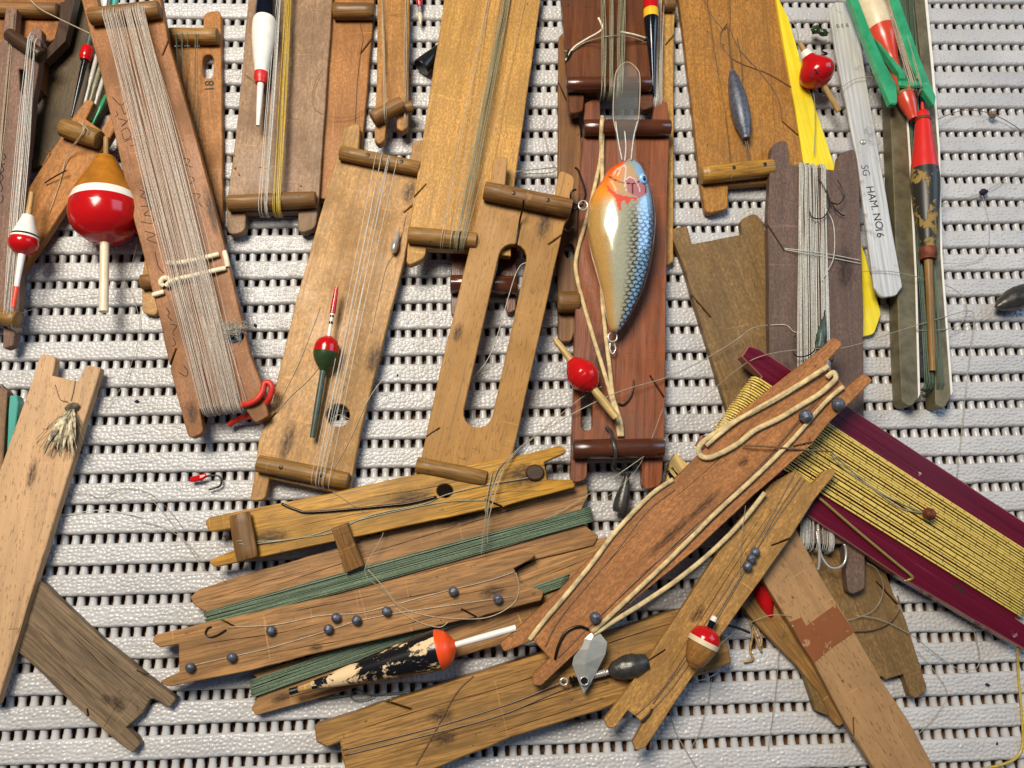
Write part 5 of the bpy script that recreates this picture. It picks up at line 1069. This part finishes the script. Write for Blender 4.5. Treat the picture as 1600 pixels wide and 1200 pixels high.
L_('second line meeting the oak winder end', [(220, 815, 1), (255, 824, 1), (285, 842, 1), (310, 870, 1.5)], r=.16)
L_('pale thread across the amber winder to the knot on the shot board', [(520, 768, 12), (560, 795, 12), (600, 825, 10), (570, 890, 12), (596, 920, 12), (618, 944, 12)], r=.14)
L_('stiff bent line bridging the slotted and umber winders', [(806, 268, 14), (835, 265, 12), (868, 262, 8), (860, 270, 8), (815, 272, 12)], r=.26, mat='n_grey')
L_('loose tangle of fine line above the bent line', [(852, 155, 4), (848, 200, 2), (858, 240, 2), (866, 262, 4)], r=.13)
L_('arc of line over the aluminium strip', [(1286, 150, 9), (1312, 138, 13), (1335, 124, 13), (1358, 120, 13), (1375, 122, 12)], r=.18)
L_('line lying along the yellow slip', [(1232, 22, 9), (1246, 50, 9), (1250, 80, 9), (1270, 140, 9), (1274, 190, 9), (1272, 240, 8)], r=.2, mat='n_grey')
L_('wiry arc over the tan diagonal winder', [(1165, 790, 22), (1160, 830, 21), (1156, 870, 20), (1156, 905, 20)], r=.14)
L_('grey line end lying across the rubber strand on the cedar winder', [(1160, 696, 26), (1200, 698, 27), (1260, 703, 25), (1300, 706, 20)], r=.4, mat='n_brown')
L_('hair-thin line loop on the grey-brown winder edge', [(505, 108, 8), (492, 130, 8), (488, 160, 8), (500, 176, 7), (530, 184, 6), (560, 178, 5), (582, 155, 4)], r=.1, mat='n_brown')
L_('hair-thin line between the number winder and grey-brown winder', [(347, 110, 5), (365, 108, 3), (385, 118, 7), (400, 130, 8)], r=.1, mat='n_brown')

# ================================================================== KNOTS AND CRACKS IN THE BOARDS
k = NT('wood_knot'); tc = k.n('ShaderNodeTexCoord'); ln = k.n('ShaderNodeVectorMath', operation='LENGTH'); k.l(tc.outputs['Object'], ln.inputs[0])
nz = k.noise(tc.outputs['Object'], 2.6, 4, .7); ml = k.n('ShaderNodeMath', operation='MULTIPLY'); k.l(k.rng(ln.outputs['Value'], 1.0, .25), ml.inputs[0]); k.l(k.rng(nz, .32, .62), ml.inputs[1])
m2 = k.n('ShaderNodeMath', operation='MULTIPLY'); m2.inputs[1].default_value = .8; k.l(ml.outputs[0], m2.inputs[0]); k.color(s2l((52, 34, 22))); k.set(Roughness=.6); k.l(m2.outputs[0], k.b.inputs['Alpha']); M['knot'] = k.m
def knot(fr, x, y, rx, ry, ang=0.):
    u = fr.px(x, y); o = mesh_obj('knot', [(math.cos(q * math.pi / 12), math.sin(q * math.pi / 12), 0) for q in range(24)], [tuple(range(24))], 'knot', fr.root, False)
    o.matrix_local = Matrix.Translation(fr.at(x, y, .06 * MM)) @ Matrix.Rotation(ang, 4, 'Z') @ Matrix.Diagonal((rx * u, ry * u, 1, 1))
for a in ((w29, 688, 1118, 26, 14), (w29, 694, 1154, 24, 15), (w35, 184, 1099, 20, 14), (w35, 166, 1092, 12, 8), (w25, 1162, 722, 14, 8), (w25, 1050, 835, 60, 10), (w25, 1100, 790, 40, 8), (w32, 494, 1012, 14, 8), (w32, 770, 925, 26, 12), (w30, 720, 812, 40, 12), (w33, 640, 778, 46, 12), (w33, 820, 742, 40, 26), (w33, 420, 840, 40, 16), (w9, 585, 560, 30, 16), (w9, 640, 300, 26, 14), (w9, 450, 690, 40, 14), (w11, 715, 520, 18, 10), (w11, 850, 350, 30, 14), (w15, 1000, 270, 22, 12), (w15, 940, 560, 50, 22), (w24, 1500, 920, 16, 8), (w26, 1090, 960, 20, 10), (w34, 50, 740, 30, 10), (w22, 1320, 420, 40, 18), (w22, 1230, 600, 40, 16), (wb, 300, 645, 24, 12), (wb, 230, 300, 40, 10), (wb, 330, 330, 50, 10), (w31, 440, 1090, 20, 8)): knot(*a)
def cracks(fr, lines, mat='ink', r=.10):
    for ln_ in lines:
        m = len(ln_); pts = spline([fr.at(p[0] + random.uniform(-1, 1), p[1] + random.uniform(-1, 1), -.02 * MM) for p in ln_], 6); n_ = len(pts)
        V, Fc = [], []; tube_geo(V, Fc, pts, [r * MM * (.3 + 1.1 * math.sin(math.pi * i / (n_ - 1))) * random.uniform(.6, 1.3) for i in range(n_)], 4, .5); mesh_obj('crack', V, Fc, mat, fr.root)
M['crackbrown'] = plain('crack_brown', (58, 34, 16), .8, .1)
cracks(w32, [[(285, 1012), (360, 1000), (440, 988), (520, 968)], [(380, 1030), (470, 1012), (560, 996), (640, 972)], [(560, 950), (640, 932), (720, 918), (800, 898)], [(600, 985), (680, 964), (760, 946)], [(690, 936), (760, 922), (820, 915)], [(420, 962), (520, 944), (600, 926)]], 'crackbrown', .13)
cracks(w30, [[(320, 940), (400, 914), (480, 892)], [(420, 920), (520, 886), (620, 856)], [(560, 870), (660, 838), (760, 808)], [(700, 830), (790, 800), (880, 780)], [(640, 900), (740, 874), (840, 850)]], 'crackbrown', .12)
cracks(w31, [[(420, 1098), (480, 1082), (540, 1068)], [(850, 900), (890, 884), (930, 868)], [(860, 930), (900, 912), (935, 895)]], 'crackbrown', .12)
cracks(w25, [[(1280, 625), (1200, 715), (1100, 810), (1000, 905), (900, 1000)], [(1240, 690), (1150, 780), (1040, 880), (950, 960)], [(1180, 660), (1120, 720), (1040, 790)], [(1000, 830), (930, 900), (860, 985)]], 'crackbrown', .13)
cracks(w26, [[(1235, 760), (1170, 850), (1100, 960), (1030, 1070)], [(1200, 790), (1140, 880), (1080, 970)]], 'crackbrown', .1)
cracks(w29, [[(560, 1140), (660, 1108), (760, 1080)], [(620, 1170), (740, 1130), (860, 1090), (960, 1062)], [(760, 1150), (860, 1118), (950, 1090)], [(880, 1030), (980, 995), (1060, 970)], [(700, 1100), (800, 1068), (880, 1040)]], 'crackbrown', .15)
cracks(w33, [[(430, 830), (540, 806), (640, 790)], [(560, 780), (660, 764), (740, 745)], [(700, 790), (780, 770), (850, 765)]], 'crackbrown', .1)
cracks(w35, [[(60, 940), (120, 1000), (180, 1060)], [(50, 975), (110, 1040), (160, 1085)], [(90, 960), (160, 1022), (225, 1075)], [(70, 1020), (120, 1065), (150, 1095)]], 'crackbrown', .12)
